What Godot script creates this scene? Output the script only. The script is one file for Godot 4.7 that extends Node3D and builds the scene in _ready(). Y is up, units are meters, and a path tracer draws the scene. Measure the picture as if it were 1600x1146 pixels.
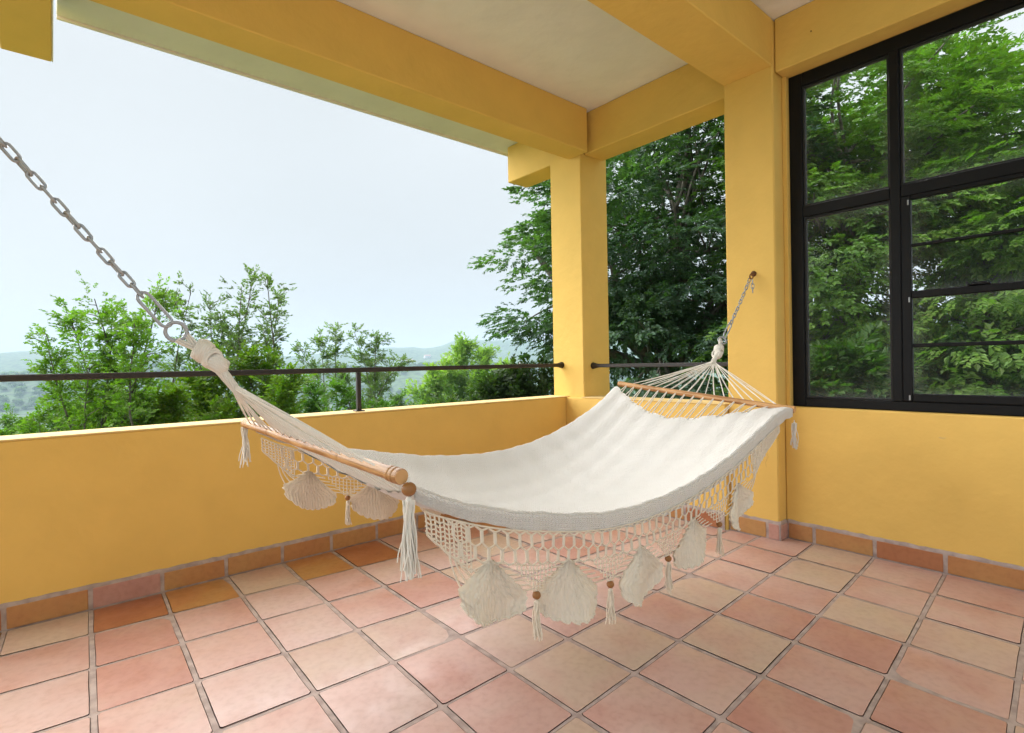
extends Node3D
# A covered porch corner on a hillside: a crocheted hammock hangs between two pillars.
# Plan coordinates: a runs along the left parapet (world +X), b away from the window wall's far end (world -Z), u is height over the eye.
const EYE := 1.1526
const TAN := tan(deg_to_rad(68.349 / 2.0))

var rng := RandomNumberGenerator.new()
var M := {}
var used := {}


func V(a: float, b: float, u: float) -> Vector3:
	return Vector3(a, u + EYE, -b)


# ------------------------------------------------------------------ shapes
class Shape:
	var v := PackedVector3Array()
	var n := PackedVector3Array()
	var t := PackedVector2Array()
	var c := PackedColorArray()
	var i := PackedInt32Array()
	var tint := Color.WHITE
	var colored := false

	func vert(p: Vector3, nn: Vector3, uv := Vector2.ZERO) -> int:
		v.append(p); n.append(nn); t.append(uv); c.append(tint)
		return v.size() - 1

	func tri(a: Vector3, b: Vector3, d: Vector3) -> void:  # counter-clockwise seen from outside
		var nn := (b - a).cross(d - a).normalized()
		var k := vert(a, nn, Vector2(a.x, a.z)); vert(b, nn, Vector2(b.x, b.z)); vert(d, nn, Vector2(d.x, d.z))
		i.append_array([k, k + 2, k + 1])

	func quad(a: Vector3, b: Vector3, d: Vector3, e: Vector3) -> void:
		var nn := (d - a).cross(e - b).normalized()
		var k := vert(a, nn, Vector2(0, 0)); vert(b, nn, Vector2(1, 0)); vert(d, nn, Vector2(1, 1)); vert(e, nn, Vector2(0, 1))
		i.append_array([k, k + 2, k + 1, k, k + 3, k + 2])

	func quad_from(o: Vector3, a: Vector3, b: Vector3, d: Vector3, e: Vector3) -> void:  # turned away from o
		if (d - a).cross(e - b).dot((a + b + d + e) * 0.25 - o) < 0.0:
			quad(a, e, d, b)
		else:
			quad(a, b, d, e)

	func tri_from(o: Vector3, a: Vector3, b: Vector3, d: Vector3) -> void:
		if (b - a).cross(d - a).dot((a + b + d) / 3.0 - o) < 0.0:
			tri(a, d, b)
		else:
			tri(a, b, d)

	func box(lo: Vector3, hi: Vector3, bev := 0.004) -> void:
		var mid := (lo + hi) * 0.5
		var h := (hi - lo).abs() * 0.5
		bev = minf(bev, minf(h.x, minf(h.y, h.z)) * 0.45)
		hexa(mid, Basis.IDENTITY, h, bev)

	func hexa(mid: Vector3, bs: Basis, h: Vector3, bev: float) -> void:
		var p := func(k: int, s: Vector3) -> Vector3:
			var q := Vector3.ZERO
			for m in 3:
				q[m] = s[m] * (h[m] - (0.0 if m == k else bev))
			return mid + bs * q
		for k in 3:
			var k1 := (k + 1) % 3
			var k2 := (k + 2) % 3
			for s in [-1.0, 1.0]:
				var q := []
				for w in [[-1, -1], [1, -1], [1, 1], [-1, 1]]:
					var sg := Vector3.ZERO
					sg[k] = s; sg[k1] = w[0]; sg[k2] = w[1]
					q.append(p.call(k, sg))
				quad_from(mid, q[0], q[1], q[2], q[3])
			for s1 in [-1.0, 1.0]:
				for s2 in [-1.0, 1.0]:
					var e0 := Vector3.ZERO
					e0[k1] = s1; e0[k2] = s2; e0[k] = -1
					var e1 := e0
					e1[k] = 1
					quad_from(mid, p.call(k1, e0), p.call(k1, e1), p.call(k2, e1), p.call(k2, e0))
		for sx in [-1.0, 1.0]:
			for sy in [-1.0, 1.0]:
				for sz in [-1.0, 1.0]:
					var sg := Vector3(sx, sy, sz)
					tri_from(mid, p.call(0, sg), p.call(1, sg), p.call(2, sg))

	func tube(path: PackedVector3Array, r0: float, r1: float, sides := 6, closed := false, caps := true, radii := PackedFloat32Array()) -> void:
		var m := path.size()
		if m < 2:
			return
		var base := v.size()
		var up := Vector3.UP
		var prev := Vector3.ZERO
		var along := 0.0
		for k in m:
			var tan: Vector3
			if closed:
				tan = (path[(k + 1) % m] - path[(k - 1 + m) % m]).normalized()
			else:
				tan = (path[mini(k + 1, m - 1)] - path[maxi(k - 1, 0)]).normalized()
			var nn: Vector3
			if k == 0:
				nn = tan.cross(up)
				if nn.length() < 0.05:
					nn = tan.cross(Vector3.RIGHT)
				nn = nn.normalized()
			else:
				nn = (prev - tan * prev.dot(tan)).normalized()
				along += path[k].distance_to(path[k - 1])
			prev = nn
			var bb := tan.cross(nn)
			var r := lerpf(r0, r1, float(k) / (m - 1))
			if radii.size() == m:
				r = radii[k]
			for j in sides:
				var an := TAU * j / sides
				var d := nn * cos(an) + bb * sin(an)
				vert(path[k] + d * r, d, Vector2(float(j) / sides, along))
		var rows := m if closed else m - 1
		for k in rows:
			for j in sides:
				var k2 := (k + 1) % m
				var j2 := (j + 1) % sides
				var q0 := base + k * sides + j
				var q1 := base + k * sides + j2
				var q2 := base + k2 * sides + j2
				var q3 := base + k2 * sides + j
				i.append_array([q0, q2, q1, q0, q3, q2])
		if caps and not closed:
			for e in 2:
				var k := 0 if e == 0 else m - 1
				var d := (path[0] - path[1]).normalized() if e == 0 else (path[m - 1] - path[m - 2]).normalized()
				var cc := vert(path[k], d)
				for j in sides:
					vert(v[base + k * sides + j], d)
				for j in sides:
					var a0 := cc + 1 + j
					var a1 := cc + 1 + (j + 1) % sides
					if e == 0:
						i.append_array([cc, a0, a1])
					else:
						i.append_array([cc, a1, a0])

	func grid(rows: Array, flip := false, uvs := []) -> void:  # rows of points; outside is (next row) x (next column)
		var m := rows.size()
		var w: int = rows[0].size()
		var base := v.size()
		for a in m:
			for b in w:
				var da: Vector3 = rows[mini(a + 1, m - 1)][b] - rows[maxi(a - 1, 0)][b]
				var db: Vector3 = rows[a][mini(b + 1, w - 1)] - rows[a][maxi(b - 1, 0)]
				var nn := da.cross(db).normalized()
				vert(rows[a][b], -nn if flip else nn, uvs[a][b] if uvs.size() else Vector2(a, b))
		for a in m - 1:
			for b in w - 1:
				var q0 := base + a * w + b
				var q1 := q0 + w
				var q2 := q1 + 1
				var q3 := q0 + 1
				if flip:
					i.append_array([q0, q1, q2, q0, q2, q3])
				else:
					i.append_array([q0, q2, q1, q0, q3, q2])

	func lathe(p0: Vector3, p1: Vector3, prof: Array, sides := 16) -> void:  # prof: [distance along 0..1, radius]
		var ax := p1 - p0
		var path := PackedVector3Array()
		var rr := PackedFloat32Array()
		for q in prof:
			path.append(p0 + ax * q[0]); rr.append(q[1])
		tube(path, 0.01, 0.01, sides, false, true, rr)

	func ball(o: Vector3, r: Vector3, lon := 12, lat := 8) -> void:
		var rows := []
		for a in lat + 1:
			var row := PackedVector3Array()
			var th := PI * a / lat
			for b in lon + 1:
				var ph := TAU * b / lon
				row.append(o + Vector3(sin(th) * cos(ph), cos(th), sin(th) * sin(ph)) * r)
			rows.append(row)
		var base := v.size()
		grid(rows, true)
		for k in range(base, v.size()):
			n[k] = ((v[k] - o) / (r * r)).normalized()

	func done() -> ArrayMesh:
		var arr := []
		arr.resize(Mesh.ARRAY_MAX)
		arr[Mesh.ARRAY_VERTEX] = v
		arr[Mesh.ARRAY_NORMAL] = n
		arr[Mesh.ARRAY_TEX_UV] = t
		if colored:
			arr[Mesh.ARRAY_COLOR] = c
		arr[Mesh.ARRAY_INDEX] = i
		var me := ArrayMesh.new()
		me.add_surface_from_arrays(Mesh.PRIMITIVE_TRIANGLES, arr)
		return me


# ------------------------------------------------------------------ nodes
func numbered(called: String) -> String:
	var k: int = used.get(called, 0)
	used[called] = k + 1
	return called if k == 0 else "%s_%03d" % [called, k]


func tag(o: Node, label: String, category: String, group := "", kind := "") -> void:
	if label: o.set_meta("label", label)
	if category: o.set_meta("category", category)
	if group: o.set_meta("group", group)
	if kind: o.set_meta("kind", kind)


func thing(called: String, label: String, category: String, at := Vector3.ZERO, group := "") -> Node3D:
	var o := Node3D.new()
	o.name = numbered(called)
	add_child(o)
	o.position = at
	tag(o, label, category, group)
	return o


func obj(called: String, s, m: Material, parent: Node3D = null) -> MeshInstance3D:
	var o := MeshInstance3D.new()
	o.mesh = s.done() if s is Shape else s
	o.material_override = m
	if parent == null:
		o.name = numbered(called)
		add_child(o)
	else:
		var k := 0
		var nm := called
		while parent.has_node(nm):
			k += 1
			nm = "%s_%03d" % [called, k]
		o.name = nm
		parent.add_child(o)
		var off := Vector3.ZERO
		var q: Node = parent
		while q is Node3D and q != self:
			off += q.position
			q = q.get_parent()
		o.position = -off
	return o


func structure(called: String, s, m: Material) -> MeshInstance3D:
	var o := obj(called, s, m)
	o.set_meta("kind", "structure")
	return o


# ------------------------------------------------------------------ materials
func lin(r: float, g: float, b: float) -> Color:
	return Color(r, g, b).linear_to_srgb()


func noise_tex(sd: int, freq: float, oct := 4, size := 512, ramp: Gradient = null, kind := FastNoiseLite.TYPE_SIMPLEX_SMOOTH) -> NoiseTexture2D:
	var f := FastNoiseLite.new()
	f.seed = sd; f.frequency = freq; f.noise_type = kind
	f.fractal_octaves = oct
	var t := NoiseTexture2D.new()
	t.width = size; t.height = size; t.seamless = true
	t.noise = f
	if ramp: t.color_ramp = ramp
	return t


func ramp(stops: Array) -> Gradient:
	var g := Gradient.new()
	var off := PackedFloat32Array()
	var col := PackedColorArray()
	for s in stops:
		off.append(s[0]); col.append(s[1])
	g.offsets = off; g.colors = col
	return g


func mat(c: Color, rough := 0.8, metal := 0.0) -> StandardMaterial3D:
	var m := StandardMaterial3D.new()
	m.albedo_color = c
	m.roughness = rough
	m.metallic = metal
	return m


func plaster(c: Color, sd: int) -> StandardMaterial3D:
	var m := mat(c, 0.78)
	m.metallic_specular = 0.3
	m.albedo_texture = noise_tex(sd, 0.006, 4, 512, ramp([[0.25, Color(0.984, 0.984, 0.983)], [0.5, Color(0.993, 0.993, 0.993)], [0.75, Color(1, 1, 1)]]))
	m.heightmap_enabled = true
	m.heightmap_texture = noise_tex(sd + 1, 0.02, 5, 512)
	m.heightmap_scale = 0.2
	m.uv1_triplanar = true
	m.uv1_world_triplanar = true
	m.uv1_scale = Vector3.ONE * 0.9
	return m


func clay(c0: Color, c1: Color, c2: Color, sd: int) -> StandardMaterial3D:
	var m := mat(Color.WHITE, 0.42)
	c0 = c0.lerp(c1, 0.3)
	c2 = c2.lerp(c1, 0.45)
	m.albedo_texture = noise_tex(sd, 0.0045, 3, 512, ramp([[0.1, c0], [0.5, c1], [0.9, c2]]))
	m.detail_enabled = true
	m.detail_blend_mode = BaseMaterial3D.BLEND_MODE_MUL
	m.detail_albedo = M.speck
	m.detail_mask = M.white
	m.heightmap_enabled = true
	m.heightmap_texture = M.clay_relief
	m.heightmap_scale = 0.06
	m.roughness_texture = M.clay_rough
	m.roughness = 0.9
	return m


func make_materials() -> void:
	M.wall = plaster(lin(0.82, 0.535, 0.145), 11)
	M.ceiling = plaster(lin(0.86, 0.845, 0.82), 21)
	M.eave = plaster(lin(0.78, 0.76, 0.74), 31)
	M.ledge = plaster(lin(0.78, 0.57, 0.25), 41)  # paler than the walls: sky light on the parapet tops put into colour
	var white := Image.create(4, 4, false, Image.FORMAT_RGB8)
	white.fill(Color.WHITE)
	M.white = ImageTexture.create_from_image(white)
	M.speck = noise_tex(51, 0.05, 5, 512, ramp([[0.05, Color(0.94, 0.92, 0.91)], [0.5, Color(0.985, 0.98, 0.98)], [0.9, Color(1, 1, 1)]]))
	M.clay_relief = noise_tex(53, 0.025, 5)
	M.clay_rough = noise_tex(54, 0.012, 4, 512, ramp([[0.2, Color(0.36, 0.36, 0.36)], [0.8, Color(0.6, 0.6, 0.6)]]))
	M.clay = [
		clay(lin(0.541, 0.296, 0.241), lin(0.602, 0.385, 0.333), lin(0.612, 0.437, 0.374), 61),
		clay(lin(0.551, 0.312, 0.259), lin(0.612, 0.416, 0.362), lin(0.602, 0.458, 0.374), 62),
		clay(lin(0.561, 0.354, 0.287), lin(0.592, 0.447, 0.356), lin(0.571, 0.458, 0.345), 63),
		clay(lin(0.490, 0.244, 0.196), lin(0.541, 0.291, 0.236), lin(0.571, 0.364, 0.299), 64),
		clay(lin(0.581, 0.374, 0.322), lin(0.622, 0.442, 0.397), lin(0.612, 0.468, 0.402), 65),
		clay(lin(0.530, 0.333, 0.276), lin(0.581, 0.421, 0.351), lin(0.592, 0.447, 0.345), 66),
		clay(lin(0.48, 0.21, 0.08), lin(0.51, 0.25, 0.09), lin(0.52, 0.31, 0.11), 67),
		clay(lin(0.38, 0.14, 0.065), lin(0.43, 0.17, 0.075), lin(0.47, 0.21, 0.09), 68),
	]
	M.grout = mat(lin(0.48, 0.385, 0.35), 0.9)
	M.grout.albedo_texture = noise_tex(71, 0.02, 5, 512, ramp([[0.2, Color(0.86, 0.85, 0.85)], [0.7, Color(1, 1, 1)]]))
	M.grout.uv1_triplanar = true
	M.grout.uv1_world_triplanar = true
	M.grout.uv1_scale = Vector3.ONE * 1.3
	M.grout.heightmap_enabled = true
	M.grout.heightmap_texture = M.clay_relief
	M.grout.heightmap_scale = 0.2
	M.iron = mat(lin(0.018, 0.012, 0.010), 0.55)
	M.frame = mat(lin(0.006, 0.006, 0.0065), 0.5)
	M.frame.metallic_specular = 0.3
	M.gasket = mat(lin(0.02, 0.02, 0.02), 0.8)
	M.glass = mat(Color(0.95, 1.0, 0.98, 0.006), 0.02)
	M.glass.metallic_specular = 0.09
	M.glass.transparency = BaseMaterial3D.TRANSPARENCY_ALPHA
	M.grime = mat(Color.WHITE, 0.9)
	M.grime.transparency = BaseMaterial3D.TRANSPARENCY_ALPHA
	M.grime.albedo_texture = grime_tex()
	M.steel = mat(lin(0.40, 0.43, 0.46), 0.42, 0.35)
	M.steel.roughness_texture = noise_tex(81, 0.03, 3, 128, ramp([[0.2, Color(0.3, 0.3, 0.3)], [0.8, Color(0.75, 0.75, 0.75)]]))
	M.rust = mat(lin(0.20, 0.085, 0.03), 0.85)
	M.cotton = mat(lin(0.83, 0.79, 0.71), 0.95)
	M.cotton.backlight_enabled = true
	M.cotton.backlight = Color(0.3, 0.28, 0.24)
	M.cotton.rim_enabled = true
	M.cotton.rim = 0.4
	M.lace = mat(lin(0.88, 0.80, 0.665), 0.95)
	M.lace.backlight_enabled = true
	M.lace.backlight = Color(0.5, 0.45, 0.38)
	M.knit = mat(lin(0.90, 0.88, 0.845), 0.95)
	M.knit.backlight_enabled = true
	M.knit.backlight = Color(0.3, 0.285, 0.26)
	M.knit.rim_enabled = true
	M.knit.rim = 0.12
	M.knit.heightmap_enabled = true
	M.knit.heightmap_texture = knit_tex()
	M.knit.heightmap_scale = 0.45
	M.bamboo = mat(lin(0.62, 0.345, 0.14), 0.45)
	M.bamboo.albedo_texture = noise_tex(91, 0.012, 4, 256, ramp([[0.25, Color(0.78, 0.72, 0.66)], [0.7, Color(1, 1, 1)]]))
	M.bead = mat(lin(0.30, 0.13, 0.035), 0.45)
	M.shade_brown = mat(lin(0.05, 0.02, 0.01), 0.9)  # dark brown for the shade inside the cord holes
	M.bark = mat(lin(0.27, 0.245, 0.205), 0.95)
	M.bark.albedo_texture = noise_tex(95, 0.03, 4, 256, ramp([[0.2, Color(0.5, 0.5, 0.5)], [0.8, Color(1, 1, 1)]]))
	M.bark.uv1_triplanar = true
	M.leaf = mat(Color.WHITE, 0.5)
	M.leaf.vertex_color_use_as_albedo = true
	M.leaf.backlight_enabled = true
	M.leaf.backlight = Color(0.85, 1.0, 0.4)
	M.soil = mat(lin(0.10, 0.15, 0.05), 0.95)
	M.soil.albedo_texture = noise_tex(97, 0.02, 5, 512, ramp([[0.2, Color(0.45, 0.42, 0.35)], [0.6, Color(0.8, 0.95, 0.7)], [0.8, Color(1, 1, 0.9)]]))
	M.soil.uv1_triplanar = true
	M.soil.uv1_world_triplanar = true
	M.soil.uv1_scale = Vector3.ONE * 0.02
	M.hill = mat(lin(0.09, 0.14, 0.07), 0.95)
	M.hill.albedo_texture = noise_tex(98, 0.03, 5, 512, ramp([[0.25, Color(0.5, 0.55, 0.5)], [0.6, Color(0.9, 1, 0.85)], [0.8, Color(1, 0.95, 0.85)]]))
	M.hill.uv1_triplanar = true
	M.hill.uv1_world_triplanar = true
	M.hill.uv1_scale = Vector3.ONE * 0.004
	M.house = mat(lin(0.75, 0.73, 0.7), 0.8)
	M.roof = mat(lin(0.45, 0.25, 0.18), 0.8)


func grime_tex() -> ImageTexture:  # dust that gathers along the edges of a pane
	var w := 160
	var im := Image.create(w, w, false, Image.FORMAT_RGBA8)
	var f := FastNoiseLite.new()
	f.seed = 5
	f.frequency = 0.03
	f.fractal_octaves = 4
	for y in w:
		for x in w:
			var d := minf(minf(x, w - 1 - x), minf(y, w - 1 - y)) / float(w)
			var nz := f.get_noise_2d(x, y) * 0.5 + 0.5
			var a := 0.085 * exp(-d * 26.0) * (0.5 + nz) + 0.01 * maxf(0.0, nz - 0.35)
			im.set_pixel(x, y, Color(0.86, 0.88, 0.86, a))
	return ImageTexture.create_from_image(im)


func knit_tex() -> ImageTexture:  # one stitch pair: two leaning strands, as height
	var w := 32
	var im := Image.create(w, w, false, Image.FORMAT_RF)
	for y in w:
		for x in w:
			var fx := fposmod(float(x) / w, 1.0)
			var fy := float(y) / w
			var side := absf(fx - 0.5) * 2.0
			var ph := fposmod(fy + side * 0.5, 1.0)
			var h := pow(maxf(0.0, sin(ph * PI)), 0.7) * (0.45 + 0.55 * sin(side * PI))
			im.set_pixel(x, y, Color(h, 0, 0))
	return ImageTexture.create_from_image(im)


# ------------------------------------------------------------------ main
func _ready() -> void:
	rng.seed = 4711
	# --- camera
	var cam := Camera3D.new()
	cam.name = "camera"
	add_child(cam)
	var yaw := deg_to_rad(49.6183)
	var pit := deg_to_rad(-0.385)
	var rol := deg_to_rad(-1.0522)
	var fwd := Vector3(cos(yaw) * cos(pit), sin(pit), -sin(yaw) * cos(pit))
	var right := Vector3(sin(yaw), 0, cos(yaw))
	var up := right.cross(fwd)
	var r2 := right * cos(rol) + up * sin(rol)
	var u2 := -right * sin(rol) + up * cos(rol)
	cam.transform = Transform3D(Basis(r2, u2, -fwd), Vector3(0, EYE, 0))
	cam.fov = 68.349
	cam.near = 0.02
	cam.far = 9000.0
	cam.current = true
	# --- sky, exposure, haze
	var sky_mat := ProceduralSkyMaterial.new()
	sky_mat.sky_top_color = Color(0.350, 0.362, 0.368)
	sky_mat.sky_horizon_color = Color(0.365, 0.376, 0.382)
	sky_mat.sky_curve = 0.12
	sky_mat.ground_bottom_color = Color(0.25, 0.3, 0.2)
	sky_mat.ground_horizon_color = Color(0.38, 0.40, 0.42)
	sky_mat.sun_angle_max = 1.0
	sky_mat.sky_cover = noise_tex(7, 0.004, 4, 512, ramp([[0.2, Color(1, 1, 1, 0)], [0.85, Color(1, 1, 1, 1)]]))
	sky_mat.sky_cover_modulate = Color(0.17, 0.172, 0.175)
	var sky := Sky.new()
	sky.sky_material = sky_mat
	var env := Environment.new()
	env.background_mode = Environment.BG_SKY
	env.sky = sky
	env.background_energy_multiplier = 1.0
	env.tonemap_mode = Environment.TONE_MAPPER_LINEAR
	env.tonemap_exposure = 7.5
	env.sdfgi_enabled = true
	env.ssao_enabled = true
	env.ssil_enabled = true
	env.fog_enabled = true
	env.fog_density = 0.00037
	env.fog_light_color = Color(0.76, 0.86, 0.94)
	var we := WorldEnvironment.new()
	we.name = "surroundings"
	we.environment = env
	add_child(we)
	# --- the bright part of the overcast sky, to the left of the view
	var sun := DirectionalLight3D.new()
	sun.name = "sun"
	sun.light_energy = 0.5
	sun.light_color = Color(1.0, 0.995, 0.985)
	sun.light_angular_distance = 104.0
	sun.shadow_enabled = true
	sun.sky_mode = DirectionalLight3D.SKY_MODE_LIGHT_ONLY
	var el := deg_to_rad(41.0)
	var towards := Vector3(-0.42 * cos(el), sin(el), -0.907 * cos(el))
	sun.look_at_from_position(Vector3.ZERO, -towards, Vector3.UP)
	add_child(sun)

	make_materials()
	build_land()
	build_floor()
	build_shell()
	build_window()
	build_rails()
	build_hammock()
	build_chains()
	build_trees()


# ------------------------------------------------------------------ floor
const LA := [[2.896, -0.059], [2.55, -0.058], [2.19, -0.06], [1.874, -0.03], [1.572, 0.034], [1.242, 0.055], [0.903, 0.064], [0.578, 0.066], [0.25, 0.066], [-0.07, 0.06], [-0.40, 0.05]]
const LB := [[-0.55, 0.04], [-0.25, 0.04], [0.061, 0.036], [0.372, 0.024], [0.679, 0.02], [0.98, 0.018], [1.288, 0.01], [1.611, 0.0], [1.93, -0.01], [2.27, 0.004], [2.588, 0.012], [2.9, 0.01], [3.246, 0.035]]


func cross_at(i: int, j: int) -> Vector2:  # crossing of joint lines: i along a, j along b
	var wall_b := 3.301
	var b: float = 2.0
	var a: float = 1.0
	for k in 4:
		if i < LB.size():
			a = LB[i][0] + LB[i][1] * (b - 1.7)
		else:
			a = 3.427 if b > 1.86 else (3.459 if b > 1.53 else 3.562)
		b = wall_b if j < 0 else LA[j][0] + LA[j][1] * (a - 1.8)
	return Vector2(a, b)


func build_floor() -> void:
	var s := Shape.new()
	s.box(V(-3.4, -8.0, -EYE - 0.25), V(3.9, 3.5, -EYE - 0.0009), 0.002)  # carried on unseen behind the camera, added to bounce light onto the parapet
	var fl := structure("floor", s, M.grout)
	for j in range(-1, LA.size() - 1):
		for i in LB.size():
			var q := [cross_at(i, j), cross_at(i + 1, j), cross_at(i + 1, j + 1), cross_at(i, j + 1)]
			if i == LB.size() - 1:
				var bm: float = (q[0].y + q[3].y) * 0.5
				var edge := 3.427 if bm > 1.86 else (3.459 if bm > 1.53 else 3.562)
				q[1].x = edge; q[2].x = edge
			var ga := 0.0082 + rng.randf_range(-0.0015, 0.003)
			var gb := 0.0065 + rng.randf_range(-0.001, 0.002)
			var m: Vector2 = (q[0] + q[1] + q[2] + q[3]) * 0.25
			for k in 4:
				q[k].x += (ga if q[k].x < m.x else -ga) + rng.randf_range(-0.0015, 0.0015)
				q[k].y += (gb if q[k].y < m.y else -gb) + rng.randf_range(-0.0015, 0.0015)
			var sh := tile_shape(q)
			var pick := rng.randf()
			var kind := 0
			var table := [0.27, 0.52, 0.61, 0.71, 0.92, 1.01, 1.02, 1.03]
			for k in table.size():
				if pick < table[k]:
					kind = k
					break
			var known := {"9,6": 3, "9,7": 0, "8,7": 3, "10,6": 2, "10,7": 5, "9,4": 2, "11,5": 2, "11,4": 0}
			kind = known.get("%d,%d" % [i, j], kind)
			if j == -1: kind = [6, 2, 7, 6, 2, 6, 7, 0, 3, 6, 0, 3, 6][i]  # row by the parapet: shade and yellow bounce put into orange, darker clays
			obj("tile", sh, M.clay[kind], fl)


func tile_shape(q: Array) -> Shape:
	var s := Shape.new()
	var top := -EYE + 0.0006 + rng.randf_range(-0.0009, 0.0013)
	var tilt := Vector2(rng.randf_range(-0.006, 0.006), rng.randf_range(-0.006, 0.006))
	var m: Vector2 = (q[0] + q[1] + q[2] + q[3]) * 0.25
	var rc := 0.006
	var out := []
	for k in 4:
		var p: Vector2 = q[k]
		var pr: Vector2 = q[(k + 3) % 4]
		var nx: Vector2 = q[(k + 1) % 4]
		out.append(p + (pr - p).normalized() * rc * rng.randf_range(0.7, 1.6))
		out.append(p + (nx - p).normalized() * rc * rng.randf_range(0.7, 1.6))
		for f in [0.33, 0.66]:
			var e := p.lerp(nx, f)
			out.append(e + (m - e).normalized() * rng.randf_range(-0.0012, 0.0012))
	var off := Vector2(rng.randf() * 7.0, rng.randf() * 7.0)
	var turn := rng.randf() * TAU
	var lift := func(p: Vector2, dy: float) -> Vector3:
		return V(p.x, p.y, top + dy + tilt.dot(p - m))
	var rings := [[1.0, -0.02, 0.0], [1.0, -0.0022, 0.0], [1.0, -0.0007, 0.0008], [1.0, 0.0, 0.0028]]
	var base := []
	for r in rings:
		var first := s.v.size()
		base.append(first)
		for p in out:
			var pp: Vector2 = p + (m - p).normalized() * r[2]
			var nn := Vector3.UP
			var side := Vector3((p - m).normalized().x, 0, -(p - m).normalized().y)
			if r[1] < -0.002: nn = (side + Vector3.UP * 0.15).normalized()
			elif r[1] < 0.0: nn = (side * 0.6 + Vector3.UP).normalized()
			else: nn = (Vector3.UP + side * 0.08).normalized()
			s.vert(lift.call(pp, r[1]), nn, pp.rotated(turn) + off)
	var cnt := out.size()
	var cc := s.vert(lift.call(m, 0.0006), Vector3.UP, m.rotated(turn) + off)
	# corner order q: (a0,b hi) (a1,b hi) (a1,b lo) (a0,b lo): clockwise seen from above with b up
	for r in rings.size() - 1:
		for k in cnt:
			var k2 := (k + 1) % cnt
			var a0: int = base[r] + k
			var a1: int = base[r] + k2
			var b0: int = base[r + 1] + k
			var b1: int = base[r + 1] + k2
			s.i.append_array([a0, b0, b1, a0, b1, a1])
	for k in cnt:
		s.i.append_array([cc, base[3] + k, base[3] + (k + 1) % cnt])
	return s


# ------------------------------------------------------------------ walls, pillars, beams
func block(called: String, label: String, category: String, a0: float, a1: float, b0: float, b1: float, u0: float, u1: float, m: Material, bev := 0.006) -> Node3D:
	var o := thing(called, label, category, V((a0 + a1) * 0.5, (b0 + b1) * 0.5, u0))
	var s := Shape.new()
	s.box(V(a0, b1, u0), V(a1, b0, u1), bev)
	obj("plaster_body", s, m, o)
	return o


func skirting(o: Node3D, along_a: bool, face: float, joints: Array, out: float) -> void:
	# clay pieces standing on edge along a wall; out: the direction the wall faces (+1 / -1 along the other axis)
	var f := -EYE
	for k in joints.size() - 1:
		var j0: float = joints[k] + 0.008 + rng.randf_range(0, 0.002)
		var j1: float = joints[k + 1] - 0.008 - rng.randf_range(0, 0.002)
		if j1 - j0 < 0.015: continue
		var th := 0.0145 + rng.randf_range(-0.001, 0.0015)
		var h := 0.1 + rng.randf_range(-0.003, 0.003)
		var s := Shape.new()
		var lo: Vector3
		var hi: Vector3
		if along_a:
			lo = V(j0, face + minf(0, out * th), f + 0.004); hi = V(j1, face + maxf(0, out * th), f + h)
		else:
			lo = V(face + minf(0, out * th), j0, f + 0.004); hi = V(face + maxf(0, out * th), j1, f + h)
		var mn := Vector3(minf(lo.x, hi.x), minf(lo.y, hi.y), minf(lo.z, hi.z))
		var mx := Vector3(maxf(lo.x, hi.x), maxf(lo.y, hi.y), maxf(lo.z, hi.z))
		s.box(mn, mx, 0.003)
		var off := Vector2(rng.randf() * 5, rng.randf() * 5)
		for q in s.v.size():
			s.t[q] = Vector2(s.v[q].x + s.v[q].z, s.v[q].y) + off
		obj("skirting_tile", s, M.clay[[6, 7, 3, 7, 6, 6, 7][rng.randi() % 7]], o)
	# mortar behind and on top, with an uneven upper edge
	var st := Shape.new()
	var n := int(absf(joints[-1] - joints[0]) / 0.03) + 2
	var rows := [PackedVector3Array(), PackedVector3Array(), PackedVector3Array(), PackedVector3Array()]
	for k in n:
		var x := lerpf(joints[0], joints[-1], float(k) / (n - 1))
		var e := 0.1185 + rng.randf_range(-0.0035, 0.0025)
		var prof := [[0.0, e], [0.006, e - 0.003], [0.0125, 0.098 + rng.randf_range(-0.002, 0.002)], [0.0095, -0.004]]
		for r in 4:
			var d: float = face + out * prof[r][0]
			rows[r].append(V(x, d, f + prof[r][1]) if along_a else V(d, x, f + prof[r][1]))
	st.grid(rows, along_a == (out > 0))
	obj("mortar", st, M.grout, o)


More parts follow.
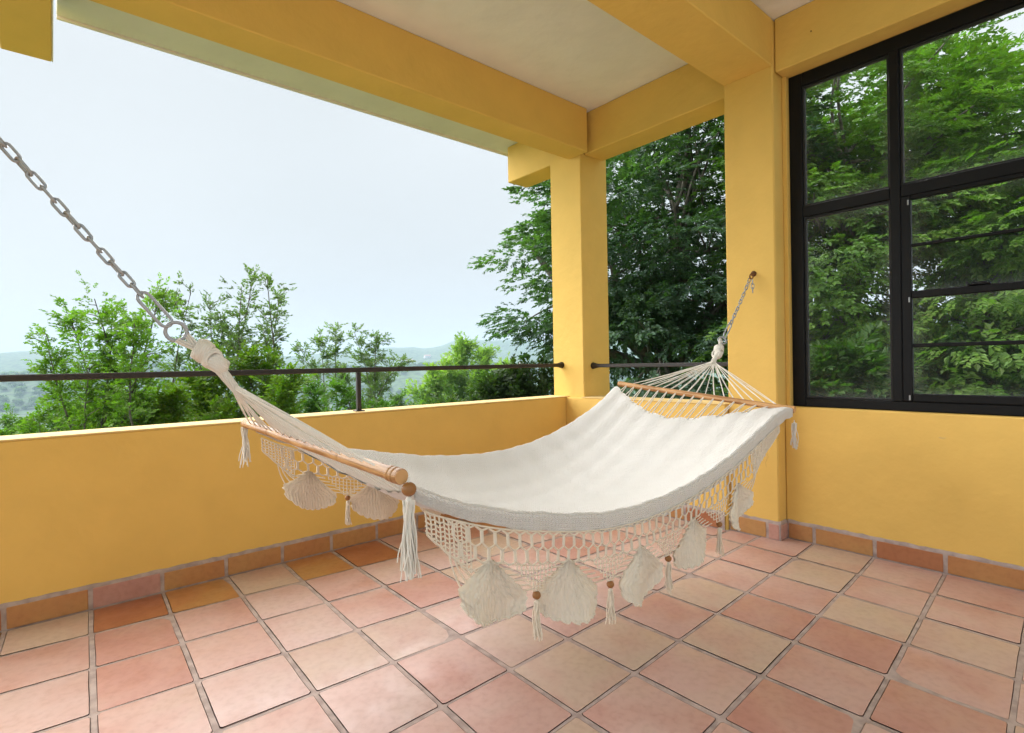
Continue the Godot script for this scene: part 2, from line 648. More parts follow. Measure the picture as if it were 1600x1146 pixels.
func build_shell() -> void:
	var w: Material = M.wall
	# ceiling slab
	var s := Shape.new()
	s.box(V(-3.4, -0.45, 2.135), V(3.9, 3.3, 2.33), 0.004)
	structure("ceiling", s, M.ceiling)
	# eaves outside the beams
	s = Shape.new()
	s.box(V(0.055, 3.301, 2.145), V(3.86, 4.24, 2.325), 0.004)
	var ev := thing("roof_eave", "pale grey roof overhang running above the open left side", "eave", V(2.2, 4.2, 2.145))
	obj("soffit", s, M.eave, ev)
	s = Shape.new()
	s.box(V(0.055, 4.2425, 2.13), V(3.86, 4.265, 2.33), 0.003)
	obj("fascia", s, M.eave, ev)
	# beams
	block("roof_beam", "long yellow beam above the open left side under the ceiling", "beam", -3.4, 3.474, 3.045, 3.267, 1.769, 2.134, w)
	block("roof_beam", "short yellow beam between the corner pillar and the hook pillar", "beam", 3.525, 3.77, 1.842, 3.136, 1.784, 2.134, w)
	block("roof_beam", "yellow cross beam reaching overhead from the hook pillar", "beam", -0.55, 3.478, 1.51, 1.836, 1.836, 2.134, w)
	var lb := block("roof_beam", "yellow lintel beam above the black window", "beam", 3.5, 3.80, -0.5, 1.506, 1.80, 2.134, w)
	s = Shape.new()
	s.lathe(V(3.502, 1.29, 1.955), V(3.494, 1.29, 1.955), [[0, 0.004], [0.7, 0.004], [1.0, 0.002]], 8)
	obj("nail", s, M.rust, lb)
	# outriggers
	block("roof_bracket", "yellow beam end sticking out past the corner pillar below the eave", "beam", 3.482, 3.74, 3.272, 4.105, 1.79, 2.143, w)
	var ob := block("roof_bracket", "yellow beam end hanging at the top left corner of the view", "beam", -0.19, 0.028, 3.272, 4.10, 1.79, 2.143, w)
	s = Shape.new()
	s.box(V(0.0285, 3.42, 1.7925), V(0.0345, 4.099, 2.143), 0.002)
	obj("white_cheek", s, M.eave, ob)  # white sheet added on the bracket side: sky light put into the colour
	# pillars
	var cp := block("pillar", "yellow corner pillar standing behind the hammock where both parapets meet", "pillar", 3.482, 3.83, 3.1415, 3.511, -EYE - 0.2, 2.133, w)
	cp.position = V(3.65, 3.33, -EYE)
	cp.get_child(0).position = -cp.position
	var hp := block("pillar", "yellow pillar beside the window carrying the hammock hook", "pillar", 3.4753, 3.86, 1.51, 1.836, -EYE - 0.2, 2.132, w, 0.008)
	hp.position = V(3.65, 1.67, -EYE)
	hp.get_child(0).position = -hp.position
	s = Shape.new()
	var ck := PackedVector3Array()
	for q in [[1.560, -0.50], [1.572, -0.535], [1.566, -0.56], [1.580, -0.60], [1.573, -0.63], [1.590, -0.67], [1.586, -0.70]]:
		ck.append(V(3.4752, q[0], q[1]))
	s.tube(ck, 0.0007, 0.0004, 4, false, false)
	obj("crack", s, M.rust, hp)
	skirting(hp, false, 3.4753, [1.497, 1.58, 1.836], -1.0)
	skirting(hp, true, 1.51, [3.466, 3.576], -1.0)
	var lp := block("pillar", "yellow pillar out of view on the left holding the upper chain end", "pillar", -0.56, -0.212, 1.51, 1.836, -EYE - 0.2, 2.132, w)
	lp.position = V(-0.38, 1.67, -EYE)
	lp.get_child(0).position = -lp.position
	# parapets
	var p1 := block("parapet_wall", "long low yellow parapet wall along the open left side", "wall", -3.4, 3.44, 3.3165, 3.53, -EYE - 0.2, -0.3105, w)
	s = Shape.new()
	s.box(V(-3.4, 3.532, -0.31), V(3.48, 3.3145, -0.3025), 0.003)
	obj("ledge", s, M.ledge, p1)  # thin strip whose paler tone stands for the sky-lit top
	var js := [-1.15, -0.85]
	for k in LB.size():
		js.append(LB[k][0] + LB[k][1] * 1.6)
	js.append(3.428)
	skirting(p1, true, 3.3165, js, -1.0)
	var p2 := block("parapet_wall", "low yellow parapet wall between the corner pillar and the hook pillar", "wall", 3.4414, 3.69, 1.838, 3.53, -EYE - 0.2, -0.3105, w)
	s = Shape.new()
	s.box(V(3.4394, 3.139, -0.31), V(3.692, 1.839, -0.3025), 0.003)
	obj("ledge", s, M.ledge, p2)  # same painted sky light on the short parapet top
	skirting(p2, false, 3.4414, [1.85, 1.874, 2.15, 2.45, 2.78, 3.0, 3.3], -1.0)
	# wall under the window
	var lw := block("window_wall", "yellow wall under the black window on the right", "wall", 3.5766, 3.80, -2.6, 1.508, -EYE - 0.2, -0.3125, w)
	s = Shape.new()
	s.tube(PackedVector3Array([V(3.5765, 0.716, -0.437), V(3.5763, 0.700, -0.441), V(3.5765, 0.688, -0.436)]), 0.0014, 0.0006, 5, false, true)
	obj("scuff", s, M.grout, lw)
	var jr := [-0.5]
	for k in range(LA.size() - 2, 3, -1):
		jr.append(LA[k][0] + LA[k][1] * 1.76)
	jr[-1] = 1.497
	skirting(lw, false, 3.5766, jr, -1.0)
	block("window_wall", "yellow wall strip beyond the right end of the window", "wall", 3.5766, 3.80, -2.6, -0.285, -0.3115, 1.799, w)
	block("window_jamb", "narrow yellow jamb between hook pillar and window frame", "wall", 3.6, 3.80, 1.482, 1.5085, -0.3115, 1.799, w, 0.002)


# ------------------------------------------------------------------ window
func bar(o: Node3D, called: String, b0: float, b1: float, u0: float, u1: float, a0: float, a1: float, bev := 0.004) -> MeshInstance3D:
	var s := Shape.new()
	s.box(V(a0, b1, u0), V(a1, b0, u1), bev)
	return obj(called, s, M.frame, o)


func pane(o: Node3D, b0: float, b1: float, u0: float, u1: float, a: float) -> void:
	var s := Shape.new()
	s.box(V(a, b1, u0), V(a + 0.005, b0, u1), 0.0005)
	var pn := obj("pane", s, M.glass, o)
	s = Shape.new()
	s.quad(V(a - 0.0012, b1, u0), V(a - 0.0012, b0, u0), V(a - 0.0012, b0, u1), V(a - 0.0012, b1, u1))
	obj("dust_film", s, M.grime, pn)


func build_window() -> void:
	var o := thing("window", "large black framed window with fixed panes and a sliding sash", "window", V(3.66, 0.6, -0.31))
	var f0 := 3.637
	var f1 := 3.70
	bar(o, "frame_jamb", 1.405, 1.4815, -0.311, 1.7985, f0, f1)
	bar(o, "frame_jamb", -0.284, -0.21, -0.311, 1.7985, f0, f1)
	bar(o, "frame_head", -0.2095, 1.4045, 1.716, 1.7985, f0, f1)
	bar(o, "frame_sill", -0.2095, 1.4045, -0.311, -0.257, f0, f1)
	bar(o, "mullion", 0.889, 0.937, -0.2565, 1.7155, f0 - 0.006, f1)
	bar(o, "transom", 0.9375, 1.4045, 0.888, 0.957, f0, f1)
	bar(o, "transom", -0.2095, 0.8885, 0.888, 0.957, f0, f1)
	# glazing beads: a thin step round the fixed panes
	for r in [[0.9375, 1.4045, 0.957, 1.716], [0.9375, 1.4045, -0.257, 0.888], [-0.2095, 0.8885, 0.957, 1.716]]:
		var b0: float = r[0]
		var b1: float = r[1]
		var u0: float = r[2]
		var u1: float = r[3]
		var s := Shape.new()
		var e := 0.012
		s.box(V(f0 + 0.012, b1 - 0.0005, u0 + 0.0005), V(f0 + 0.045, b1 - e, u1 - 0.0005), 0.002)
		s.box(V(f0 + 0.012, b0 + e, u0 + 0.0005), V(f0 + 0.045, b0 + 0.0005, u1 - 0.0005), 0.002)
		s.box(V(f0 + 0.014, b1 - e, u0 + 0.0005), V(f0 + 0.043, b0 + e, u0 + e), 0.002)
		s.box(V(f0 + 0.014, b1 - e, u1 - e), V(f0 + 0.043, b0 + e, u1 - 0.0005), 0.002)
		obj("glazing_bead", s, M.gasket, o)
		pane(o, b0 + e - 0.002, b1 - e + 0.002, u0 + e - 0.002, u1 - e + 0.002, f0 + 0.026)
	# sliding sash pair
	var a0 := f0 - 0.004
	bar(o, "sash_stile", 0.842, 0.8885, -0.2565, 0.8875, a0, f0 + 0.03)
	bar(o, "sash_stile", -0.2095, -0.165, -0.2565, 0.8875, a0, f0 + 0.03)
	bar(o, "sash_rail", -0.1645, 0.8415, 0.864, 0.8875, a0, f0 + 0.03)
	bar(o, "meeting_rail", -0.1645, 0.8415, 0.318, 0.358, a0, f0 + 0.034)
	bar(o, "sash_rail", -0.1645, 0.8415, -0.2565, -0.212, a0, f0 + 0.03)
	bar(o, "glazing_bar", -0.1645, 0.8415, 0.603, 0.62, f0 + 0.004, f0 + 0.026, 0.003)
	bar(o, "glazing_bar", -0.1645, 0.8415, 0.045, 0.066, f0 + 0.002, f0 + 0.026, 0.003)
	pane(o, -0.166, 0.843, 0.357, 0.865, f0 + 0.018)
	pane(o, -0.166, 0.843, -0.213, 0.319, f0 + 0.0105)
	# latch on the meeting rail and two small catches on the stile
	var s := Shape.new()
	s.box(V(a0 - 0.012, 0.60, 0.359), V(f0 + 0.02, 0.51, 0.366), 0.002)
	s.box(V(a0 - 0.006, 0.585, 0.366), V(f0 + 0.01, 0.525, 0.375), 0.003)
	obj("latch", s, M.frame, o)
	for q in [[0.852, 0.85], [0.852, 0.31], [0.855, -0.235]]:
		s = Shape.new()
		s.box(V(a0 - 0.004, q[0] + 0.004, q[1] - 0.014), V(a0, q[0] - 0.003, q[1] + 0.014), 0.001)
		obj("catch", s, M.steel, o)


# ------------------------------------------------------------------ railings
func flare(p: Vector3, d: Vector3, o: Node3D) -> void:
	var s := Shape.new()
	s.lathe(p - d * 0.075, p, [[0.0, 0.0165], [0.25, 0.018], [0.6, 0.024], [0.8, 0.027], [0.86, 0.029], [1.0, 0.029]], 12)
	obj("end_flange", s, M.iron, o)


func build_rails() -> void:
	var o := thing("hand_rail", "dark iron hand rail above the long left parapet", "railing", V(1.5, 3.4, -0.3))
	var s := Shape.new()
	s.box(V(-3.3, 3.415, -0.044), V(3.478, 3.385, -0.012), 0.004)
	obj("rail", s, M.iron, o)
	for a in [-0.6, 1.547]:
		s = Shape.new()
		s.box(V(a - 0.014, 3.414, -0.2945), V(a + 0.014, 3.386, -0.0445), 0.003)
		obj("post", s, M.iron, o)
		s = Shape.new()
		s.box(V(a - 0.03, 3.43, -0.302), V(a + 0.03, 3.37, -0.295), 0.002)
		obj("foot_plate", s, M.iron, o)
	flare(V(3.4815, 3.40, -0.028), Vector3(1, 0, 0), o)
	o = thing("hand_rail", "short dark iron rail between corner pillar and hook pillar", "railing", V(3.6, 2.5, -0.04))
	s = Shape.new()
	s.box(V(3.585, 3.138, -0.053), V(3.615, 1.839, -0.022), 0.004)
	obj("rail", s, M.iron, o)
	flare(V(3.6, 3.141, -0.0375), Vector3(0, 0, -1), o)
	flare(V(3.6, 1.837, -0.0375), Vector3(0, 0, 1), o)


# ------------------------------------------------------------------ hammock
const NEAR := [[0.56, -0.235], [0.609, -0.27], [0.711, -0.317], [0.826, -0.358], [1.025, -0.41], [1.153, -0.437], [1.296, -0.457], [1.459, -0.464], [1.643, -0.458], [1.855, -0.433], [2.1, -0.386], [2.387, -0.309], [2.619, -0.252], [2.79, -0.245]]
const FAR := [[0.56, -0.213], [0.7, -0.27], [0.85, -0.322], [0.995, -0.361], [1.178, -0.4], [1.35, -0.431], [1.509, -0.448], [1.7, -0.458], [1.861, -0.453], [2.0, -0.437], [2.148, -0.408], [2.362, -0.345], [2.597, -0.25], [2.79, -0.16]]
const AL := 0.56
const AR := 2.79


func look(tab: Array, x: float) -> float:  # smooth reading of a table
	var n := tab.size()
	if x <= tab[0][0]: return tab[0][1]
	for k in n - 1:
		if x <= tab[k + 1][0]:
			var f: float = (x - tab[k][0]) / (tab[k + 1][0] - tab[k][0])
			var y0: float = tab[maxi(k - 1, 0)][1]
			var y3: float = tab[mini(k + 2, n - 1)][1]
			var h: float = cubic_interpolate_in_time(tab[k][1], tab[k + 1][1], y0, y3, f, tab[k + 1][0] - tab[k][0], tab[maxi(k - 1, 0)][0] - tab[k][0], tab[mini(k + 2, n - 1)][0] - tab[k][0])
			return h
	return tab[n - 1][1]


func rim_b(near: bool, a: float) -> float:
	var f := (a - AL) / (AR - AL)
	var bow := sin(clampf(f, 0, 1) * PI)
	if near:
		return lerpf(1.045, 1.14, f) - 0.012 * bow
	return lerpf(2.225, 2.21, f) - 0.015 * bow


func bed_point(a: float, t: float) -> Vector3:  # t 0 far rim .. 1 near rim
	var f := clampf((a - AL) / (AR - AL), 0, 1)
	var bf := rim_b(false, a)
	var bn := rim_b(true, a)
	var uf := look(FAR, a)
	var un := look(NEAR, a)
	var sag := 0.17 * pow(sin(f * PI), 0.8)
	var x := t * 2.0 - 1.0
	var prof := 1.0 - pow(absf(x), 2.4)
	return V(a, lerpf(bf, bn, t), lerpf(uf, un, t) - sag * prof)


func bed_end(t: float) -> float:  # how far the cloth stops short of the bar
	var x := absf(t * 2.0 - 1.0)
	return 0.028 + 0.17 * (1.0 - pow(x, 1.7)) + 0.007 * absf(sin((t - 0.035) / 0.93 * PI * 17.0))


func build_hammock() -> void:
	var o := thing("hammock", "cream crocheted fringed hammock stretched between two wooden spreader bars", "hammock", V(1.65, 1.66, -0.55))
	# cloth with rolled borders; front and back layers
	var cols := []
	var hem := 0.047
	for k in 13: cols.append([-1, 1.0 - k / 12.0])
	for k in range(1, 72): cols.append([0, k / 72.0])
	for k in 13: cols.append([1, k / 12.0])
	var n := 170
	for layer in 2:
		pass
	var rows := []
	var uvs := []
	for r in n + 1:
		var row := PackedVector3Array()
		var uvr := []
		for c in cols:
			var t: float = clampf(c[1], 0, 1) if c[0] == 0 else (0.0 if c[0] < 0 else 1.0)
			var e := bed_end(t)
			var a := lerpf(AL + e, AR - e, float(r) / n)
			var p := bed_point(a, t)
			if c[0] != 0:
				var f: float = c[1]
				var hh := hem * (0.35 + 0.65 * sin(PI * clampf((a - 0.5) / 2.4, 0, 1)))
				if c[0] > 0: hh *= 1.0 + 0.35 * clampf(a - 1.5, 0, 1)
				var dirb := -1.0 if c[0] > 0 else 1.0
				var arc := minf(f * 3.0, 1.0)
				var out := 0.016 * sin(arc * PI * 0.5)
				var down := 0.015 * (1.0 - cos(arc * PI * 0.5)) + maxf(0.0, f - 0.33) / 0.67 * hh
				var wv := 0.003 * sin(a * 61.0) * f
				p += V(0, dirb * (out + wv), -down) - V(0, 0, 0)
			p.y += 0.0016 * sin(a * 37.0 + t * 9.0) + 0.0012 * sin(a * 90.0 - t * 31.0) + (0.0011 + 0.003 * pow(absf(float(r) / n * 2.0 - 1.0), 3.0)) * sin(t * 52.0 + 1.4 * sin(a * 2.3 + t * 7.0))
			row.append(p)
			uvr.append(Vector2(t * 1.15 * 78.0 + (c[1] * 5.0 if c[0] != 0 else 0.0), a * 84.0))
		rows.append(row)
		uvs.append(uvr)
	var s := Shape.new()
	s.grid(rows, true, uvs)
	# back layer, 5 mm behind
	var back := []
	for r in rows.size():
		var row := PackedVector3Array()
		for c in cols.size():
			row.append(rows[r][c] - s.n[r * cols.size() + c] * 0.005)
		back.append(row)
	s.grid(back, false, uvs)
	obj("bed", s, M.knit, o)
	# spreader bars
	var L0 := V(AL, 2.246, -0.213)
	var L1 := V(AL, 1.026, -0.238)
	var R0 := V(AR, 2.215, -0.148)
	var R1 := V(AR, 1.128, -0.257)
	var prof := [[0.0, 0.0155], [0.003, 0.0175], [0.012, 0.018], [0.0135, 0.0145], [0.017, 0.0145], [0.0185, 0.018], [0.027, 0.018], [0.0285, 0.015], [0.032, 0.015], [0.0335, 0.0175], [0.042, 0.0175], [0.0435, 0.0155], [0.046, 0.0155], [0.048, 0.0152]]
	for g in [0.255, 0.262]:
		prof += [[g - 0.003, 0.0154], [g - 0.002, 0.0138], [g, 0.0138], [g + 0.001, 0.0154]]
	prof.append([0.5, 0.0156])
	var full := prof.duplicate()
	for k in range(prof.size() - 2, -1, -1):
		full.append([1.0 - prof[k][0], prof[k][1]])
	for e in [[L0, L1], [R0, R1]]:
		s = Shape.new()
		s.lathe(e[0], e[1], full, 18)
		obj("spreader_bar", s, M.bamboo, o)
	# cords from each knot to the bars, and the short forked cords on to the cloth
	var holes := 17
	cords(o, V(0.388, 1.662, -0.055), Vector3(0.1, -0.075, 0.0), L0, L1, holes, 3, true)
	cords(o, V(2.975, 1.662, -0.022), Vector3(-0.03, -0.03, 0.0), R0, R1, holes, 2, false)
	# knots, necks
	knot(o, V(0.33, 1.665, 0.03), 0.038, V(0.405, 1.662, -0.08), V(0.262, 1.67, 0.086), 0.0165, 0.021)
	knot(o, V(3.035, 1.662, 0.045), 0.034, V(2.965, 1.662, -0.03), V(3.075, 1.662, 0.115), 0.014, 0.017)
	# lace borders
	lace(o, true)
	lace(o, false)
	# tassels at the four bar ends
	tassel(o, L1 + V(0.012, -0.008, -0.012 - EYE), 0.016, 0.165, 0.024, 40)
	tassel(o, L0 + V(0.0, 0.012, -0.012 - EYE), 0.0, 0.15, 0.022, 26)
	tassel(o, R1 + V(-0.035, -0.01, -0.06 - EYE), 0.0, 0.125, 0.018, 26)
	tassel(o, R0 + V(-0.02, 0.014, -0.03 - EYE), 0.0, 0.13, 0.018, 22)


func cords(o: Node3D, from: Vector3, _spread: Vector3, e0: Vector3, e1: Vector3, holes: int, each: int, left: bool) -> void:
	var dirb := (e1 - e0).normalized()
	var sgn := 1.0 if left else -1.0
	for h in holes:
		var f := (h + 0.5) / holes
		f = 0.035 + f * 0.93
		var hole := e0.lerp(e1, f)
		var dv := (hole - from).normalized()
		# dark stub standing for the shade inside the bored hole
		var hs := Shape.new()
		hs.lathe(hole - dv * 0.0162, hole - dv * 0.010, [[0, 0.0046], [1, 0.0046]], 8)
		obj("hole_shade", hs, M.shade_brown, o)
		for k in each:
			var s := Shape.new()
			var w := (f - 0.5) * 0.05
			var st := from + dirb * w + Vector3(rng.randf_range(-0.004, 0.004), rng.randf_range(-0.006, 0.006), rng.randf_range(-0.004, 0.004))
			var en := hole + dirb * (k - (each - 1) * 0.5) * 0.0035
			var path := PackedVector3Array()
			var bow := rng.randf_range(-0.006, 0.008)
			var side := rng.randf_range(-0.008, 0.008)
			for q in 9:
				var x := q / 8.0
				var p := st.lerp(en, x)
				p.y -= sin(x * PI) * bow
				p += dirb * sin(x * PI) * side
				path.append(p)
			s.tube(path, 0.0021, 0.0021, 5, false, false)
			obj("cord", s, M.cotton, o)
		# fork to the cloth
		for k in [-1, 1]:
			var t := clampf(f + k * 0.012, 0.006, 0.994)
			var e := bed_end(t) + 0.012
			var a := AL + e if left else AR - e
			var p1 := bed_point(a, t)
			var st := hole + Vector3(sgn * 0.012, -0.004, 0)
			var path := PackedVector3Array()
			var midp := hole.lerp(p1, 0.42)
			for q in 7:
				var x := q / 6.0
				var p := st.lerp(midp, x / 0.42) if x < 0.42 else midp.lerp(p1, (x - 0.42) / 0.58)
				if x < 0.42: p += dirb * k * 0.0018
				path.append(p)
			var s := Shape.new()
			s.tube(path, 0.0026, 0.0034, 5, false, false)
			obj("cord", s, M.cotton, o)


func knot(o: Node3D, at: Vector3, r: float, below: Vector3, above: Vector3, r_up: float, r_down: float) -> void:
	var s := Shape.new()
	var ax := (above - below).normalized()
	var sx := ax.cross(Vector3(0, 0, 1)).normalized()
	var sy := ax.cross(sx)
	# two crossing lumps, each wound of a flat bundle of cords
	var turns := [[ax * 0.25 + sx * 0.95, 0.66, 7, 0.0, -0.55], [ax * 0.9 + sx * -0.35 + sy * 0.3, 0.62, 7, 0.1, 0.55], [sy * 0.9 + ax * 0.45, 0.55, 6, -0.15, 0.05]]
	for w in turns:
		var axis: Vector3 = w[0].normalized()
		var x := axis.cross(Vector3(0.31, 0.7, 0.64)).normalized()
		var y := axis.cross(x)
		var cnt: int = w[2]
		for k in cnt:
			var off := (k - (cnt - 1) * 0.5) / (cnt - 1) * 2.0
			var path := PackedVector3Array()
			var rr: float = r * w[1] * (1.0 + 0.22 * cos(off * 1.5))
			for q in 20:
				var an := TAU * q / 20.0
				var wob := 1.0 + 0.05 * sin(an * 3.0 + k)
				path.append(at + ax * (w[4] * r) + axis * (off * r * 0.42 + w[3] * r) + (x * cos(an) + y * sin(an)) * rr * wob)
			s.tube(path, r * 0.13, r * 0.13, 6, true, false)
	for q in [-0.5, 0.0, 0.5]: s.ball(at + ax * r * q, Vector3.ONE * r * 0.6, 12, 8)
	obj("knot", s, M.cotton, o)
	# wound neck below and loop strands above the knot
	s = Shape.new()
	for k in 14:
		var path := PackedVector3Array()
		for q in 11:
			var x := q / 10.0
			var an := TAU * k / 14.0 + x * 2.2
			var c := at.lerp(below, x)
			var rad := lerpf(r_up, r_down, x) * 0.78
			path.append(c + (sx * cos(an) * lerpf(0.85, 0.45, x * x) + Vector3(0, 0, 1) * sin(an) * lerpf(1.0, 1.25, x * x)) * rad)
		s.tube(path, r_up * 0.26, r_up * 0.13, 5, false, true)
	obj("neck", s, M.cotton, o)
	s = Shape.new()
	for k in 12:
		var path := PackedVector3Array()
		var fork := -1.0 if k % 2 == 0 else 1.0
		for q in 11:
			var x := q / 10.0
			var an := TAU * k / 12.0 + x * 1.2
			var c := at.lerp(above, x)
			c += sx * fork * r_up * 0.75 * smoothstep(0.35, 1.0, x)
			path.append(c + (sx * cos(an) + sy * sin(an)) * r_up * lerpf(0.5, 0.32, x))
		s.tube(path, r_up * 0.2, r_up * 0.17, 5, false, true)
	obj("loop", s, M.cotton, o)


func tassel(o: Node3D, at: Vector3, bead: float, length: float, spread: float, strands: int) -> void:
	var s := Shape.new()
	var top := at
	var hang := PackedVector3Array([at + Vector3(0, 0.012, 0), at - Vector3(0, 0.02 + bead, 0)])
	s.tube(hang, 0.0022, 0.0022, 5)
	if bead > 0.0: top = at - Vector3(0, bead * 2.1, 0)
	var head := maxf(spread * 0.36, 0.006)
	s.ball(top - Vector3(0, head * 0.7, 0), Vector3(head, head * 1.2, head), 10, 6)
	for k in strands:
		var an := TAU * k * 0.381966
		var rr := sqrt((k + 0.5) / strands)
		var d := Vector3(cos(an), 0, sin(an))
		var path := PackedVector3Array()
		var l := length * rng.randf_range(0.78, 1.05)
		var w1 := rng.randf_range(-0.007, 0.007)
		var kk := rng.randf_range(0.55, 1.25)
		for q in 8:
			var x := q / 7.0
			var p := top - Vector3(0, head * 0.4 + l * x, 0)
			p += d * rr * (head * 0.85 + (spread * kk - head) * pow(x, 1.3))
			p += Vector3(sin(x * 5.0 + k) * w1, 0, cos(x * 4.0 + k * 2.0) * w1)
			path.append(p)
		s.tube(path, 0.0021, 0.0017, 4, false, true)
	var t := obj("tassel", s, M.lace if bead > 0.0 and bead < 0.014 else M.cotton, o)
	if bead > 0.0:
		var b := Shape.new()
		b.ball(at - Vector3(0, bead * 0.9, 0), Vector3(bead, bead * 0.95, bead), 14, 10)
		obj("bead", b, M.bead, t)


func lace_point(near: bool, x: float, y: float) -> Vector3:  # x along the hammock, y below the rim
	var u := look(NEAR if near else FAR, x) - y
	var dirb := -1.0 if near else 1.0
	var b := rim_b(near, x) + dirb * (0.020 + 0.010 * sin(x * 9.0 + y * 7.0) * smoothstep(0.05, 0.25, y) + 0.006 * sin(x * 23.0) * smoothstep(0.05, 0.2, y))
	return V(x, b, u)


func seg(s: Shape, near: bool, x0: float, y0: float, x1: float, y1: float, r: float, bend := 0.0) -> void:
	var path := PackedVector3Array()
	var n := 2 if bend == 0.0 else 4
	for k in n + 1:
		var f := float(k) / n
		var x := lerpf(x0, x1, f) + bend * sin(f * PI)
		path.append(lace_point(near, x, lerpf(y0, y1, f)))
	s.tube(path, r, r, 4, false, false)


func lace(o: Node3D, near: bool) -> void:
	var fans := [0.80, 1.085, 1.415, 1.755, 2.115]
	var beads := [0.955, 1.262, 1.588, 1.940]
	var s := Shape.new()
	var x0 := 0.69
	var x1 := 2.42
	var pitch := 0.041
	var y_hem := 0.048
	# a cord round the upper edge
	for k in 60:
		seg(s, near, lerpf(0.615, 2.56, k / 60.0), y_hem, lerpf(0.615, 2.56, (k + 1) / 60.0), y_hem, 0.0024)
	# large honeycomb cells in two rows
	var hrow := 0.041
	var cnt := int((x1 - x0) / pitch)
	for r in 2:
		for k in cnt:
			var x := x0 + (k + 0.5 * (r % 2)) * pitch
			var shrink := smoothstep(0.60, 0.70, x) * (1.0 - smoothstep(2.35, 2.6, x))
			var ya := y_hem + (hrow * r + 0.010) * lerpf(0.5, 1.0, shrink)
			var yb := y_hem + (hrow * (r + 1) - 0.004) * lerpf(0.5, 1.0, shrink)
			var jx := rng.randf_range(-0.002, 0.002)
			seg(s, near, x - 0.0022, ya, x - 0.0022 + jx, yb, 0.0033)
			seg(s, near, x + 0.0022, ya, x + 0.0022 + jx, yb, 0.0033)
			var yt := y_hem + hrow * r * lerpf(0.5, 1.0, shrink) - (0.004 if r else 0.0)
			seg(s, near, x - pitch * 0.5, yt, x, ya, 0.0027, -0.003)
			seg(s, near, x + pitch * 0.5, yt, x, ya, 0.0027, 0.003)
			if r == 1:
				var ye := yb + 0.010
				seg(s, near, x, yb, x - pitch * 0.5, ye, 0.0027)
				seg(s, near, x, yb, x + pitch * 0.5, ye, 0.0027)
	# fine net, narrowing to each bead
	var ytop := y_hem + hrow * 2.0 + 0.006
	var dx := 0.0152
	var dy := 0.0138
	for bx in beads:
		var rowsn := 5
		var prev := []
		for r in rowsn + 1:
			var half := int(roundf(lerpf(7.0, 1.0, pow(float(r) / rowsn, 0.85))))
			var yr := ytop + r * dy
			var cur := []
			for m in range(-half, half + 1):
				var x: float = bx + m * dx + rng.randf_range(-0.001, 0.001)
				# near the fan crown the net lies higher
				cur.append(Vector2(x, yr - 0.004 * absf(m) / 8.0))
			for m in cur.size() - 1:
				seg(s, near, cur[m].x, cur[m].y, cur[m + 1].x, cur[m + 1].y, 0.0016, 0.0)
			if prev.size():
				for q in cur:
					var best: Vector2 = prev[0]
					for p in prev:
						if absf(p.x - q.x) < absf(best.x - q.x): best = p
					seg(s, near, best.x, best.y, q.x, q.y, 0.0021)
			prev = cur
	# end panels: close net that runs out towards the bars
	for e in [[0.615, 0.735, 0.085, 0.150], [2.25, 2.56, 0.145, 0.070]]:
		var nx := int(absf(e[1] - e[0]) / 0.0115)
		var ys := []
		for k in nx + 1:
			ys.append(lerpf(e[2], e[3], float(k) / nx) + 0.012 + rng.randf_range(-0.002, 0.002))
		for k in nx + 1:
			var x := lerpf(e[0], e[1], float(k) / nx)
			seg(s, near, x, y_hem, x + 0.003, ys[k], 0.0023, 0.002)
			if k < nx:
				var xn := lerpf(e[0], e[1], float(k + 1) / nx)
				seg(s, near, x + 0.003, ys[k], xn + 0.003, ys[k + 1], 0.0028)
				var yn := int((minf(ys[k], ys[k + 1]) - y_hem) / 0.0105)
				for q in range(1, yn + 1):
					seg(s, near, x, y_hem + q * 0.0105 + (0.004 if k % 2 else 0.0), xn, y_hem + q * 0.0105 + (0.0 if k % 2 else 0.004), 0.0020)
	# spokes between net and fans
	for k in fans.size():
		var fx: float = fans[k]
		for sd in [-1.0, 1.0]:
			for m in 6:
				var f := m / 5.0
				var fv := lerpf(0.05, 0.62, f)
				var px: float = fx + sd * fan_half(fv) * 0.96
				var py := 0.126 + 0.163 * 0.72 * fv
				var qx: float = fx + sd * lerpf(0.045, 0.143, f)
				var qy := lerpf(ytop - 0.004, ytop + 0.062, f)
				if k == 0 and sd < 0.0:
					qx = fx - lerpf(0.05, 0.125, f)
					qy = minf(0.165, 0.097 + 0.065 * (qx - 0.615) / 0.12)
				elif k == fans.size() - 1 and sd > 0.0:
					qx = fx + lerpf(0.05, 0.16, f)
					qy = minf(qy, 0.155)
				seg(s, near, qx, qy, px, py, 0.0023, sd * 0.004)
				pass
	var part := obj("lace_border", s, M.lace, o)
	for k in fans.size():
		fan(part, near, fans[k], 0.126, (0.93 if k == 0 else 1.0) + rng.randf_range(-0.05, 0.05))
	for bx in beads:
		var p := lace_point(near, bx, ytop + 0.070)
		tassel(o, p, 0.0115, 0.10, 0.014, 22)


func fan_half(fv: float) -> float:  # half width of a scallop at that share of its depth
	return 0.009 + 0.106 * pow(clampf(fv / 0.70, 0.0, 1.0), 1.1) - 0.008 * smoothstep(0.75, 1.0, fv)


